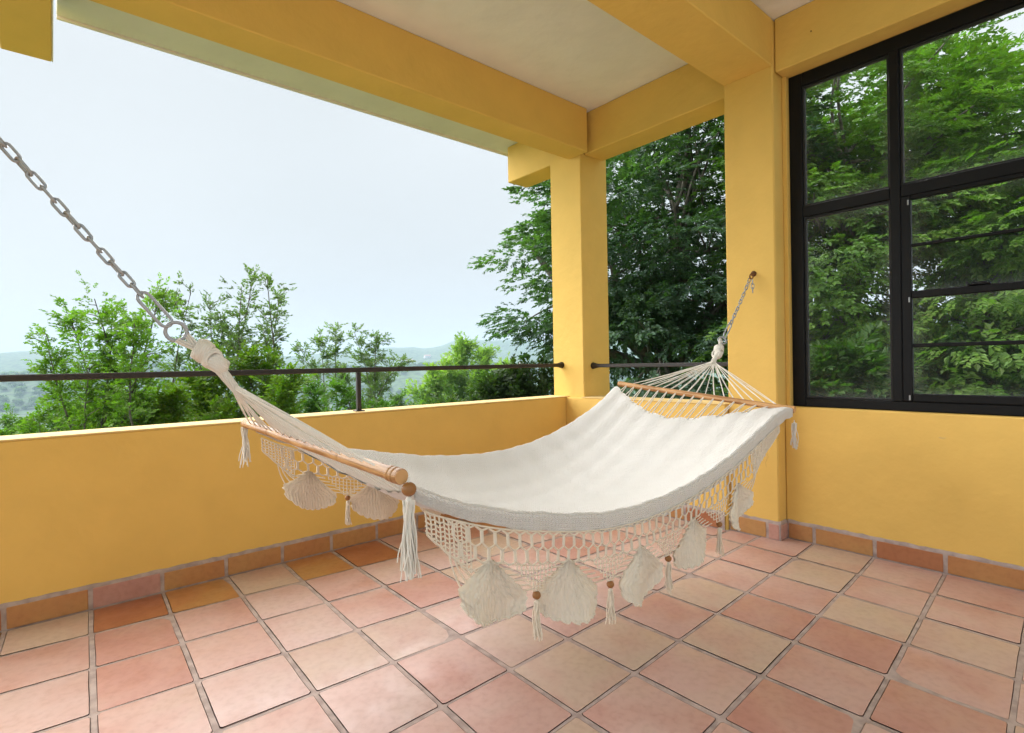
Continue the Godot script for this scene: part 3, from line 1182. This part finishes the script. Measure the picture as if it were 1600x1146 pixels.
func fan(part: Node3D, near: bool, fx: float, fy: float, size: float) -> void:
	var s := Shape.new()
	var nr := 16
	var na := 84
	var rows := []
	var dirb := -1.0 if near else 1.0
	var edge := PackedVector3Array()
	var fold := rng.randf_range(0.012, 0.024) * (1.0 if rng.randf() < 0.5 else -1.0)
	for r in nr + 1:
		var row := PackedVector3Array()
		for k in na + 1:
			var f := float(k) / na
			var kx := f * 2.0 - 1.0
			var fv := float(r) / nr
			var wide := fan_half(fv) * size
			var deep := 0.163 * (1.0 - 0.27 * pow(absf(kx), 2.4)) * size
			deep *= 1.0 + 0.045 * absf(sin(f * PI * 8.0)) * smoothstep(0.8, 1.0, fv)
			var x := fx + kx * wide + 0.003 * sin(fv * 40.0) * kx * absf(kx)
			var y := fy + fv * deep
			var p := lace_point(near, x, y)
			var rib := 0.0030 * sin(x * 520.0 + 1.2 * sin(y * 90.0)) * (0.6 + 0.4 * sin(y * 300.0)) + rng.randf_range(-0.0022, 0.0022)
			var wave := fold * sin(f * PI * 2.0 + 0.5) * float(r) / nr
			p += V(0, dirb * (rib + wave), -EYE)
			row.append(p)
			if r == nr: edge.append(p)
		rows.append(row)
	s.grid(rows, near)
	var back := []
	for r in rows.size():
		var row := PackedVector3Array()
		for k in rows[r].size():
			row.append(rows[r][k] + V(0, -dirb * 0.005, -EYE))
		back.append(row)
	s.grid(back, not near)
	s.tube(edge, 0.0034, 0.0034, 5, false, true)
	for rr in ([] if near else [4, 7, 10, 13]):
		var arc := PackedVector3Array()
		for k in range(0, na + 1, 2):
			arc.append(rows[rr][k] + V(0, dirb * 0.0015, -EYE))
		s.tube(arc, 0.0022, 0.0022, 4, false, false)
	obj("lace_fan", s, M.lace, part)


# ------------------------------------------------------------------ chains
func link_path(at: Vector3, ax: Vector3, side: Vector3, half_l: float, half_w: float) -> PackedVector3Array:
	var path := PackedVector3Array()
	var st := half_l - half_w
	for k in 9:
		var an := -PI * 0.5 + PI * k / 8.0
		path.append(at + ax * (st + cos(an) * half_w) + side * sin(an) * half_w)
	for k in 9:
		var an := PI * 0.5 + PI * k / 8.0
		path.append(at + ax * (-st + cos(an) * half_w) + side * sin(an) * half_w)
	return path


func chain(o: Node3D, from: Vector3, to: Vector3, pitch: float, wire: float, width: float, sd: int) -> void:
	var r := RandomNumberGenerator.new()
	r.seed = sd
	var n := int(roundf(from.distance_to(to) / pitch))
	var ax := (to - from).normalized()
	var x := ax.cross(Vector3(0.2, 0.4, 0.9)).normalized()
	var y := ax.cross(x)
	for k in n:
		var f := (k + 0.5) / n
		var at := from.lerp(to, f) - Vector3(0, sin(f * PI) * 0.006, 0)
		var an := (0.0 if k % 2 == 0 else PI * 0.5) + r.randf_range(-0.45, 0.45) + 0.5
		var side := x * cos(an) + y * sin(an)
		var s := Shape.new()
		s.tube(link_path(at, ax, side, pitch * 0.5 + wire, width * 0.5 - wire), wire, wire, 7, true, false)
		obj("link", s, M.steel, o)


func ring(o: Node3D, called: String, at: Vector3, x: Vector3, y: Vector3, rx: float, ry: float, wire: float, m: Material) -> void:
	var s := Shape.new()
	var path := PackedVector3Array()
	for k in 24:
		var an := TAU * k / 24.0
		path.append(at + x.normalized() * cos(an) * rx + y.normalized() * sin(an) * ry)
	s.tube(path, wire, wire, 9, true, false)
	obj(called, s, m, o)


func build_chains() -> void:
	# left: pillar out of view -> quick link -> ring at the knot
	var o := thing("chain", "grey steel chain slanting down from the left edge to the big knot", "chain", V(-0.2, 1.67, 0.68))
	var top := V(-0.2, 1.67, 0.683)
	var q1 := V(0.178, 1.67, 0.190)
	chain(o, top, q1, 0.0345, 0.0037, 0.0245, 5)
	var q0 := V(0.232, 1.67, 0.121)
	var ax := (q0 - q1).normalized()
	var side := ax.cross(Vector3(0.25, 0.1, 1.0)).normalized()
	var s := Shape.new()
	s.tube(link_path(q1.lerp(q0, 0.5), ax, side, q1.distance_to(q0) * 0.5 + 0.008, 0.0155), 0.0042, 0.0042, 8, true, false)
	obj("quick_link", s, M.steel, o)
	ring(o, "ring", V(0.251, 1.67, 0.100), Vector3(0.62, -0.78, 0), Vector3(0.75, 0.6, 0.28), 0.0245, 0.0245, 0.005, M.steel)
	s = Shape.new()
	s.lathe(V(-0.2115, 1.67, 0.69), V(-0.185, 1.67, 0.69), [[0, 0.02], [0.2, 0.02], [0.22, 0.006], [1, 0.006]], 10)
	obj("wall_eye", s, M.rust, o)
	# right: hook on the pillar -> ring at the right knot
	o = thing("chain", "short grey steel chain hanging from the pillar hook to the right knot", "chain", V(3.44, 1.655, 0.52))
	top = V(3.437, 1.655, 0.515)
	q1 = V(3.19, 1.662, 0.215)
	chain(o, top, q1, 0.030, 0.0032, 0.021, 9)
	q0 = V(3.105, 1.662, 0.128)
	ax = (q0 - q1).normalized()
	side = ax.cross(Vector3(0.3, 0.2, 1.0)).normalized()
	s = Shape.new()
	s.tube(link_path(q1.lerp(q0, 0.45), ax, side, 0.062, 0.017), 0.0042, 0.0042, 8, true, false)
	obj("quick_link", s, M.steel, o)
	ring(o, "ring", V(3.085, 1.662, 0.112), Vector3(0.7, 0.7, 0), Vector3(0.6, -0.5, 0.6), 0.024, 0.024, 0.005, M.steel)
	# loose end of chain
	s = Shape.new()
	for k in 3:
		s.tube(link_path(V(3.43, 1.635, 0.49 - k * 0.026), Vector3(0, -1, 0), Vector3(0.3, 0, 1).normalized() if k % 2 else Vector3(1, 0, -0.3).normalized(), 0.018, 0.008), 0.0026, 0.0026, 6, true, false)
	obj("loose_end", s, M.steel, o)
	# the hook
	o = thing("eye_hook", "rusty eye bolt screwed into the pillar above the hammock", "hook", V(3.475, 1.648, 0.549))
	s = Shape.new()
	s.lathe(V(3.4765, 1.648, 0.549), V(3.452, 1.648, 0.545), [[0, 0.019], [0.2, 0.019], [0.25, 0.009], [1, 0.007]], 10)
	obj("bolt", s, M.rust, o)
	ring(o, "eye", V(3.444, 1.648, 0.530), Vector3(0.3, 1, 0.1), Vector3(1, -0.2, 0.35), 0.017, 0.014, 0.0045, M.rust)


# ------------------------------------------------------------------ land
func land_u(a: float, b: float) -> float:
	var d := maxf(0.0, b - 3.0) + maxf(0.0, a - 9.0) * 0.25
	var u := -3.6 - 62.0 * (1.0 - exp(-d * 0.0075))
	u += 3.0 * smoothstep(4.5, 9.0, a) * (1.0 - smoothstep(4.0, 14.0, b))
	var r := Vector2(a, b).length()
	u += 3.5 * sin(a * 0.031 + 1.3) * sin(b * 0.023) * smoothstep(25.0, 120.0, r)
	u += 6.0 * sin(a * 0.0061 - 0.8) * sin(b * 0.0072 + 0.5) * smoothstep(100.0, 300.0, r)
	return u


var hill_noise := FastNoiseLite.new()


func hills_at(th: float, r: float) -> float:
	var low := -66.0
	var e1 := 64.0 + 26.0 * hill_noise.get_noise_2d(cos(th) * 160.0, sin(th) * 160.0)
	var e2 := 138.0 + 62.0 * hill_noise.get_noise_2d(cos(th) * 260.0 + 900.0, sin(th) * 260.0)
	e2 -= 44.0 * smoothstep(deg_to_rad(66.0), deg_to_rad(88.0), th) * (1.0 - smoothstep(deg_to_rad(130.0), deg_to_rad(200.0), th))
	var w1 := exp(-pow((r - 1150.0) / 230.0, 2.0))
	var w2 := smoothstep(1300.0, 2050.0, r) * (1.0 - 0.3 * smoothstep(2100.0, 2800.0, r))
	var rough := 9.0 * hill_noise.get_noise_2d(cos(th) * r * 0.35, sin(th) * r * 0.35)
	return low + e1 * w1 + e2 * w2 + rough * smoothstep(700.0, 1100.0, r)


func build_land() -> void:
	hill_noise.seed = 77
	hill_noise.frequency = 0.01
	hill_noise.fractal_octaves = 4
	var rows := []
	var n := 200
	var m := 110
	for k in m + 1:
		var r := 2.0 * pow(800.0 / 2.0, float(k) / m)
		var row := PackedVector3Array()
		for q in n + 1:
			var th := TAU * q / n
			var a := 2.0 + cos(th) * r
			var b := 1.0 + sin(th) * r
			var u := land_u(a, b)
			u = lerpf(u, hills_at(th, r), smoothstep(500.0, 800.0, r))
			row.append(V(a, b, u))
		rows.append(row)
	var s := Shape.new()
	s.grid(rows)
	structure("ground", s, M.soil)
	rows = []
	for k in 71:
		var r := 800.0 + 2000.0 * k / 70.0
		var row := PackedVector3Array()
		for q in 361:
			var th := TAU * q / 360.0
			row.append(V(2.0 + cos(th) * r, 1.0 + sin(th) * r, hills_at(th, r)))
		rows.append(row)
	s = Shape.new()
	s.grid(rows)
	structure("hills", s, M.hill)


# ------------------------------------------------------------------ plants
func spray_mesh(sd: int, leaves: int, length: float, leaf: float, wide: float, droop: float, flat: float, hue: float) -> ArrayMesh:
	# a twig with leaves set alternately along it; the twig runs along +Z
	var r := RandomNumberGenerator.new()
	r.seed = sd
	var s := Shape.new()
	s.colored = true
	for k in leaves:
		var f := (k + 0.6) / leaves
		var sd2 := -1.0 if k % 2 == 0 else 1.0
		var base := Vector3(r.randf_range(-0.01, 0.01), -droop * f * f * length, f * length * 0.82)
		var dir := Vector3(sd2 * r.randf_range(0.5, 1.0), r.randf_range(-0.35, 0.3), r.randf_range(0.4, 1.0)).normalized()
		if k == leaves - 1: dir = Vector3(0, -0.1, 1)
		var upv := Vector3(r.randf_range(-1, 1) * (1.0 - flat), 1.0, r.randf_range(-1, 1) * (1.0 - flat)).normalized()
		var side := dir.cross(upv).normalized()
		upv = side.cross(dir)
		var l := leaf * r.randf_range(0.7, 1.2)
		var w := l * wide * r.randf_range(0.8, 1.15)
		var mid := base + dir * l * 0.45 - upv * l * 0.03
		var tip := base + dir * l - upv * l * r.randf_range(0.05, 0.22)
		var g := r.randf_range(0.72, 1.2)
		s.tint = Color(g * (1.0 + hue * r.randf_range(-0.2, 0.5)), g, g * r.randf_range(0.8, 1.05))
		var lf := mid + side * w * 0.5 + upv * w * 0.16
		var rt := mid - side * w * 0.5 + upv * w * 0.16
		s.tri(base, tip, lf)
		s.tri(base, rt, tip)
	return s.done()


func limb(s: Shape, p0: Vector3, p1: Vector3, r0: float, r1: float, r: RandomNumberGenerator, wob: float, lift := 0.0) -> PackedVector3Array:
	var path := PackedVector3Array()
	var l := p0.distance_to(p1)
	var w0 := Vector3(r.randf_range(-1, 1), r.randf_range(-1, 1), r.randf_range(-1, 1)) * wob * l
	var w1 := Vector3(r.randf_range(-1, 1), r.randf_range(-1, 1), r.randf_range(-1, 1)) * wob * l
	for k in 9:
		var f := k / 8.0
		path.append(p0.lerp(p1, f) + w0 * sin(f * PI) + w1 * sin(f * TAU) * 0.5 + Vector3(0, lift * l * sin(f * PI), 0))
	s.tube(path, r0, r1, 7, false, false)
	return path


func put_sprays(o: Node3D, called: String, me: ArrayMesh, places: Array, tints: Array) -> void:
	var mm := MultiMesh.new()
	mm.transform_format = MultiMesh.TRANSFORM_3D
	mm.use_colors = true
	mm.mesh = me
	mm.instance_count = places.size()
	for k in places.size():
		mm.set_instance_transform(k, places[k])
		mm.set_instance_color(k, tints[k])
	var mi := MultiMeshInstance3D.new()
	mi.name = called
	mi.multimesh = mm
	mi.material_override = M.leaf
	mi.set_meta("kind", "stuff")
	o.add_child(mi, true)
	mi.position = -o.position


func facing(z: Vector3, upv: Vector3) -> Basis:
	z = z.normalized()
	var x := upv.cross(z)
	if x.length() < 0.01: x = Vector3.RIGHT.cross(z)
	x = x.normalized()
	return Basis(x, z.cross(x), z)


# pads: flattened leaf layers round the ends of boughs, as on a broad old tree
func broad_tree(called: String, label: String, group: String, foot: Vector3, lobes: Array, pads: int, per: int, col: Color, col2: Color, leaf: float, sd: int, pad_size := 0.62, flat := 0.30, bough_r := 0.06) -> void:
	var r := RandomNumberGenerator.new()
	r.seed = sd
	var o := thing(called, label, "tree", foot, group)
	var trunk := Shape.new()
	var boughs := Shape.new()
	var mean := Vector3.ZERO
	for l in lobes: mean += l[0]
	mean /= lobes.size()
	var fork := foot.lerp(mean, 0.45)
	limb(trunk, foot - Vector3(0, 0.4, 0), fork, bough_r * 3.2, bough_r * 1.9, r, 0.05)
	limb(trunk, fork - (fork - foot).normalized() * 0.03, mean + Vector3(0, 0.9, 0), bough_r * 1.9, bough_r * 0.3, r, 0.06)
	var places := [[], []]
	var tints := [[], []]
	var total := 0.0
	for l in lobes: total += l[1].x * l[1].y * l[1].z
	for l in lobes:
		var c: Vector3 = l[0]
		var rad: Vector3 = l[1]
		var arm := limb(boughs, fork, c, bough_r * 1.7, bough_r * 0.9, r, 0.08, 0.05)
		var np := int(pads * rad.x * rad.y * rad.z / total) + 1
		for k in np:
			var d := Vector3(r.randf_range(-1, 1), r.randf_range(-1, 1), r.randf_range(-1, 1))
			while d.length() > 1.0 or d.length() < 0.05:
				d = Vector3(r.randf_range(-1, 1), r.randf_range(-1, 1), r.randf_range(-1, 1))
			d = d.normalized() * pow(d.length(), 0.6)
			var pc := c + d * rad
			if k % 4 == 0:
				limb(boughs, arm[4 + k % 5], pc, bough_r * r.randf_range(0.35, 0.7), 0.008, r, 0.12, 0.06)
			var tone := r.randf()
			var outd := (pc - mean) * Vector3(1, 0.35, 1)
			for q in per:
				var e := Vector3(r.randf_range(-1, 1), r.randf_range(-1, 1), r.randf_range(-1, 1))
				if e.length() > 1.0: e = e.normalized()
				var sz := pad_size * r.randf_range(0.75, 1.2)
				var p := pc + e * Vector3(sz, sz * flat, sz) - Vector3(0, 0.35 * sz * (e.x * e.x + e.z * e.z), 0)
				var z := outd.normalized() * 0.7 + Vector3(e.x, e.y * 0.4 - 0.12, e.z) + Vector3(r.randf_range(-0.4, 0.4), r.randf_range(-0.3, 0.3), r.randf_range(-0.4, 0.4))
				var upv := Vector3(r.randf_range(-0.45, 0.45), 1.0, r.randf_range(-0.45, 0.45))
				var bs := facing(z, upv).scaled(Vector3.ONE * r.randf_range(0.75, 1.25))
				var w := q % 2
				places[w].append(Transform3D(bs, p))
				var cc := col.lerp(col2, clampf(tone * 0.75 + r.randf() * 0.35 - 0.05, 0, 1))
				var g := r.randf_range(0.8, 1.2)
				tints[w].append(Color(cc.r * g, cc.g * g, cc.b * g))
	obj("trunk", trunk, M.bark, o)
	obj("limbs", boughs, M.bark, o)
	for w in 2:
		put_sprays(o, "crown", spray_mesh(sd * 10 + w, 11, leaf * 2.7, leaf * 1.05, 0.56, 0.2, 0.3, 0.4), places[w], tints[w])


# open upright shrub-tree: many rising stems with leaf tufts along their outer half
func open_tree(called: String, label: String, group: String, foot: Vector3, tips: Array, twigs: int, col: Color, col2: Color, leaf: float, sd: int, start := 0.35, category := "tree", reach := 1.0) -> void:
	var r := RandomNumberGenerator.new()
	r.seed = sd
	var o := thing(called, label, category, foot, group)
	var stems := Shape.new()
	var trunk := Shape.new()
	var mean := Vector3.ZERO
	for t in tips: mean += t
	mean /= tips.size()
	var fork := foot.lerp(mean, 0.35)
	limb(trunk, foot - Vector3(0, 0.4, 0), fork, 0.11, 0.075, r, 0.04)
	var places := [[], []]
	var tints := [[], []]
	for t in tips:
		var path := limb(stems, fork, t, 0.045, 0.006, r, 0.10)
		var tone := r.randf()
		for k in twigs:
			var f := lerpf(start, 1.0, sqrt(r.randf()))
			var fi := f * 8.0
			var i0 := mini(int(fi), 7)
			var p := path[i0].lerp(path[i0 + 1], fi - i0)
			var along := (path[i0 + 1] - path[i0]).normalized()
			var d := (along * 0.5 + Vector3(r.randf_range(-1, 1), r.randf_range(-0.5, 0.9), r.randf_range(-1, 1))).normalized()
			var tl := reach * r.randf_range(0.15, 0.75) * (1.25 - f * 0.75)
			var tip := p + d * tl
			if k % 3 == 0: limb(stems, p, tip, 0.009, 0.003, r, 0.1)
			for q in 6:
				var pp := p.lerp(tip, lerpf(0.3, 1.0, r.randf())) + Vector3(r.randf_range(-1, 1), r.randf_range(-1, 1), r.randf_range(-1, 1)) * 0.07 * reach
				var bs := facing(d + Vector3(r.randf_range(-0.8, 0.8), r.randf_range(-0.6, 0.6), r.randf_range(-0.8, 0.8)), Vector3(r.randf_range(-0.6, 0.6), 1, r.randf_range(-0.6, 0.6))).scaled(Vector3.ONE * r.randf_range(0.7, 1.25))
				places[q % 2].append(Transform3D(bs, pp))
				var cc := col.lerp(col2, clampf(tone * 0.6 + r.randf() * 0.5, 0, 1))
				var g := r.randf_range(0.8, 1.2)
				tints[q % 2].append(Color(cc.r * g, cc.g * g, cc.b * g))
	obj("trunk", trunk, M.bark, o)
	obj("limbs", stems, M.bark, o)
	for w in 2:
		put_sprays(o, "crown", spray_mesh(sd * 10 + w, 9, leaf * 3.0, leaf * 1.1, 0.6, 0.1, 0.1, 0.5), places[w], tints[w])


var fwd_h := Vector2(0.648, 0.762)


func spot(px: float, z: float) -> Vector2:  # plan point seen at that picture column, z metres ahead
	var k := (px - 800.0) / 843.9
	return Vector2(0.648, 0.762) * z + Vector2(0.762, -0.648) * k * z


func high(py: float, z: float) -> float:
	return (567.0 - py) / 843.9 * z


func S(px: float, py: float, z: float) -> Vector3:
	var p := spot(px, z)
	return V(p.x, p.y, high(py, z))


func foot_of(px: float, z: float) -> Vector3:
	var p := spot(px, z)
	return V(p.x, p.y, land_u(p.x, p.y))


func build_trees() -> void:
	var dk := Color(0.058, 0.125, 0.085)
	var dk2 := Color(0.15, 0.255, 0.16)
	var gr := Color(0.095, 0.203, 0.041)
	var gr2 := Color(0.230, 0.392, 0.068)
	var lt := Color(0.15, 0.28, 0.045)
	var lt2 := Color(0.27, 0.42, 0.06)
	var gy := Color(0.14, 0.20, 0.11)
	var gy2 := Color(0.22, 0.29, 0.16)
	# the great dark tree behind both pillars
	broad_tree("broad_tree", "huge dark green layered tree filling the gap between the pillars", "", foot_of(1080, 9.5),
		[[S(1060, 330, 9.0), Vector3(2.3, 2.2, 2.2)], [S(872, 430, 9.5), Vector3(1.0, 1.25, 1.2)], [S(1030, 560, 9.0), Vector3(1.9, 1.1, 1.8)], [S(960, 420, 9.6), Vector3(1.3, 1.9, 1.3)], [S(1150, 470, 8.6), Vector3(1.7, 1.9, 1.7)], [S(1080, 180, 9.6), Vector3(1.7, 1.3, 1.7)], [S(835, 385, 9.8), Vector3(0.6, 0.6, 0.8)], [S(865, 560, 9.6), Vector3(0.55, 0.7, 0.8)]],
		330, 60, dk, dk2, 0.062, 3, 0.5, 0.22)
	# trees beyond the window
	broad_tree("broad_tree", "tall mid green tree behind the left column of window panes", "", foot_of(1330, 8.0),
		[[S(1310, 250, 8.0), Vector3(1.7, 1.9, 1.7)], [S(1330, 430, 7.6), Vector3(1.7, 1.5, 1.6)], [S(1270, 560, 7.2), Vector3(1.2, 0.9, 1.2)], [S(1390, 200, 8.4), Vector3(1.3, 0.95, 1.4)]],
		200, 52, gr, gr2, 0.066, 4, 0.5, 0.22)
	broad_tree("broad_tree", "leafy bright green tree filling the right column of window panes", "", foot_of(1540, 7.5),
		[[S(1530, 275, 7.6), Vector3(1.8, 1.5, 1.8)], [S(1560, 400, 7.0), Vector3(1.7, 1.3, 1.7)], [S(1500, 560, 6.6), Vector3(1.6, 0.9, 1.6)], [S(1620, 165, 7.8), Vector3(1.2, 0.9, 1.4)], [S(1440, 165, 8.2), Vector3(0.6, 0.6, 0.8)]],
		200, 52, gr, gr2, 0.07, 6, 0.5, 0.22)
	# open trees on the left
	var grp := "open trees below the left parapet"
	var tips := []
	for q in [[75, 525], [110, 480], [150, 455], [178, 470], [215, 500], [250, 455], [140, 560], [95, 600], [200, 560], [60, 640], [240, 580]]:
		tips.append(S(q[0], q[1], rng.randf_range(8.0, 9.6)))
	open_tree("open_tree", "bright green open-crowned tree left of the chain's ring", grp, foot_of(170, 9.0), tips, 60, lt, lt2, 0.047, 21)
	tips = []
	for q in [[275, 462], [300, 450], [330, 470], [350, 490], [300, 540], [380, 440], [400, 418], [420, 425], [440, 455], [410, 500], [370, 520]]:
		tips.append(S(q[0], q[1], rng.randf_range(10.5, 12.5)))
	open_tree("open_tree", "sparse grey green tree with upright branches behind the big knot", grp, foot_of(370, 11.5), tips, 40, gy, gy2, 0.046, 22, 0.45)
	tips = []
	for q in [[300, 590], [340, 560], [380, 555], [420, 560], [450, 590], [350, 640], [270, 620], [400, 640], [230, 650]]:
		tips.append(S(q[0], q[1], rng.randf_range(9.0, 10.5)))
	open_tree("leafy_shrub", "bright yellow green shrub under the big hammock knot", "", foot_of(340, 9.6), tips, 74, lt, Color(0.22, 0.33, 0.03), 0.065, 23, 0.3, "shrub")
	tips = []
	for q in [[470, 540], [500, 520], [525, 512], [555, 515], [590, 520], [575, 560], [610, 575], [630, 560], [480, 590], [540, 580]]:
		tips.append(S(q[0], q[1], rng.randf_range(15.0, 18.0)))
	open_tree("open_tree", "thin pale grey green tree beside the railing post", grp, foot_of(550, 17.0), tips, 26, gy, gy2, 0.07, 24, 0.45)
	tips = []
	for q in [[490, 610], [530, 600], [560, 640], [450, 640], [600, 640], [510, 650]]:
		tips.append(S(q[0], q[1], rng.randf_range(11.0, 13.0)))
	open_tree("leafy_shrub", "green shrub low behind the railing post", "", foot_of(520, 12.0), tips, 74, gr, lt, 0.065, 25, 0.3, "shrub")
	tips = []
	for q in [[680, 585], [700, 560], [730, 540], [760, 550], [790, 575], [720, 590], [650, 610], [745, 600]]:
		tips.append(S(q[0], q[1], rng.randf_range(34.0, 38.0)))
	open_tree("feathery_tree", "pale yellow green feathery tree in the distance left of the corner pillar", "", foot_of(730, 36.0), tips, 190, Color(0.34, 0.48, 0.14), Color(0.42, 0.56, 0.17), 0.12, 26, 0.2, "tree", 2.6)
	tips = []
	for q in [[770, 610], [800, 600], [830, 590], [855, 600], [790, 640], [840, 640], [740, 640], [700, 640]]:
		tips.append(S(q[0], q[1], rng.randf_range(9.5, 11.0)))
	open_tree("leafy_shrub", "dark glossy shrub below the rail beside the corner pillar", "", foot_of(800, 10.5), tips, 66, Color(0.05, 0.10, 0.04), Color(0.11, 0.16, 0.07), 0.075, 27, 0.3, "shrub")
	tips = []
	for q in [[20, 640], [0, 660], [50, 655], [-40, 650], [90, 650], [130, 640], [-80, 670]]:
		tips.append(S(q[0], q[1], rng.randf_range(11.0, 14.0)))
	open_tree("leafy_shrub", "green bushes rising over the parapet at the left edge", "", foot_of(30, 12.5), tips, 88, gr, lt, 0.07, 28, 0.3, "shrub")
	tips = []
	for q in [[180, 610], [220, 600], [260, 630], [150, 640], [300, 640], [200, 650], [110, 650], [330, 650]]:
		tips.append(S(q[0], q[1], rng.randf_range(10.5, 12.5)))
	open_tree("leafy_shrub", "broad lime green bush rising over the parapet left of the hammock", "", foot_of(220, 11.5), tips, 85, lt, lt2, 0.075, 30, 0.25, "shrub")
	tips = []
	for q in [[620, 625], [650, 640], [590, 650], [680, 645], [560, 655], [640, 655]]:
		tips.append(S(q[0], q[1], rng.randf_range(19.0, 23.0)))
	open_tree("leafy_shrub", "pale green bush between the railing post and the feathery tree", "", foot_of(630, 21.0), tips, 90, gy, lt, 0.10, 31, 0.25, "shrub")
	# undergrowth seen through the lower panes
	tips = []
	for q in [[1270, 600], [1330, 590], [1380, 610], [1440, 590], [1500, 600], [1560, 590], [1620, 600], [1300, 640]]:
		tips.append(S(q[0], q[1], rng.randf_range(5.6, 6.6)))
	open_tree("leafy_shrub", "dark undergrowth outside along the bottom of the window", "", foot_of(1430, 6.2), tips, 88, Color(0.03, 0.07, 0.02), gr, 0.08, 29, 0.3, "shrub")
	forest()
	houses()


func forest() -> void:
	var r := RandomNumberGenerator.new()
	r.seed = 99
	# one crown: leaf-clump facets through an uneven round volume
	var s := Shape.new()
	s.colored = true
	for k in 150:
		var d := Vector3(r.randf_range(-1, 1), r.randf_range(-0.75, 1), r.randf_range(-1, 1))
		if d.length() < 0.1: continue
		d = d.normalized()
		var lump := 0.82 + 0.22 * sin(d.x * 5.0 + 1.0) * sin(d.z * 6.0) + 0.12 * sin(d.y * 9.0)
		var p := d * lump * Vector3(1, 0.8, 1) * r.randf_range(0.78, 1.03)
		var nn := (d + Vector3(r.randf_range(-0.6, 0.6), r.randf_range(-0.4, 0.8), r.randf_range(-0.6, 0.6))).normalized()
		var bs := facing(nn, Vector3(r.randf_range(-1, 1), 1, 0.3))
		var w := r.randf_range(0.13, 0.27)
		var g := r.randf_range(0.7, 1.25)
		s.tint = Color(g * r.randf_range(0.85, 1.2), g, g * 0.85)
		for q in 2:
			var o2 := bs.x * r.randf_range(-0.12, 0.12) + bs.y * r.randf_range(-0.12, 0.12)
			s.tri(p + o2 + bs.x * w, p + o2 + bs.y * w * 0.9, p + o2 - bs.x * w * 0.8 - bs.y * w * 0.5)
	var me := s.done()
	var places := []
	var tints := []
	for k in 26000:
		var rr := 20.0 * pow(1300.0 / 20.0, pow(r.randf(), 0.75))
		var th := r.randf_range(deg_to_rad(4.0), deg_to_rad(104.0))
		var a := cos(th) * rr
		var b := sin(th) * rr
		if b < 9.0 and a < 25.0: continue
		var clear := sin(a * 0.011 + 2.0) * sin(b * 0.009 + 0.7)
		if rr > 350.0 and clear > 0.55: continue
		var u := lerpf(land_u(a, b), hills_at(th, rr), smoothstep(500.0, 800.0, rr))
		var sz := r.randf_range(2.2, 4.2) * (1.0 if rr < 500.0 else 1.5)
		if rr < 60.0: sz *= 0.6
		places.append(Transform3D(Basis(Vector3.UP, r.randf() * TAU).scaled(Vector3(sz, sz * r.randf_range(0.8, 1.2), sz)), V(a, b, u + sz * 0.75)))
		var c := Color(0.07, 0.15, 0.05).lerp(Color(0.20, 0.33, 0.08), r.randf())
		tints.append(c)
	var mm := MultiMesh.new()
	mm.transform_format = MultiMesh.TRANSFORM_3D
	mm.use_colors = true
	mm.mesh = me
	mm.instance_count = places.size()
	for k in places.size():
		mm.set_instance_transform(k, places[k])
		mm.set_instance_color(k, tints[k])
	var mi := MultiMeshInstance3D.new()
	mi.name = "forest"
	mi.multimesh = mm
	mi.material_override = M.leaf
	tag(mi, "green woodland covering the valley and the slopes below", "woodland", "", "stuff")
	add_child(mi)


func houses() -> void:
	var r := RandomNumberGenerator.new()
	r.seed = 12
	var spots := [[10, 612, 890.0, "leftmost tiny white house in the valley at the left picture edge", "white houses in the valley"], [26, 616, 860.0, "second tiny white house from the left picture edge in the valley", "white houses in the valley"], [46, 613, 875.0, "third tiny white house from the left picture edge in the valley", "white houses in the valley"], [64, 609, 900.0, "tiny white house nearest the left tree of the valley group", "white houses in the valley"], [640, 562, 1680.0, "left one of three tiny white houses on the hazy far hillside", "white houses on the far hillside"], [668, 556, 1760.0, "highest, middle one of three tiny white houses on the far hillside", "white houses on the far hillside"], [700, 560, 1700.0, "right one of three tiny white houses on the hazy far hillside", "white houses on the far hillside"], [795, 572, 1120.0, "left one of two tiny white houses left of the corner pillar", "white houses beside the corner pillar"], [812, 573, 1130.0, "right one of two tiny white houses left of the corner pillar", "white houses beside the corner pillar"]]
	for q in spots:
		var p := spot(q[0], q[2])
		var th := atan2(p.y - 1.0, p.x - 2.0)
		var rr := p.length()
		var u := lerpf(land_u(p.x, p.y), hills_at(th, rr), smoothstep(500.0, 800.0, rr))
		var o := thing("distant_house", q[3], "house", V(p.x, p.y, u), q[4])
		var s := Shape.new()
		var w: float = r.randf_range(4, 7) * q[2] / 1000.0
		var d := r.randf_range(3, 4.5)
		var h: float = r.randf_range(3.5, 5.5) * q[2] / 1000.0
		s.box(V(p.x - w, p.y - d, u - 2), V(p.x + w, p.y + d, u + h), 0.1)
		obj("wall", s, M.house, o)
		s = Shape.new()
		var c := V(p.x, p.y, u + h)
		for sd in [-1.0, 1.0]:
			s.quad_from(c - Vector3(0, 9, 0), c + Vector3(-w - 0.5, 0.05, sd * (d + 0.6)), c + Vector3(w + 0.5, 0.05, sd * (d + 0.6)), c + Vector3(w + 0.5, 3.0, 0), c + Vector3(-w - 0.5, 3.0, 0))
			s.tri_from(c, c + Vector3(sd * w, 0.05, -d), c + Vector3(sd * w, 0.05, d), c + Vector3(sd * w, 2.7, 0))
		obj("roof", s, M.roof, o)
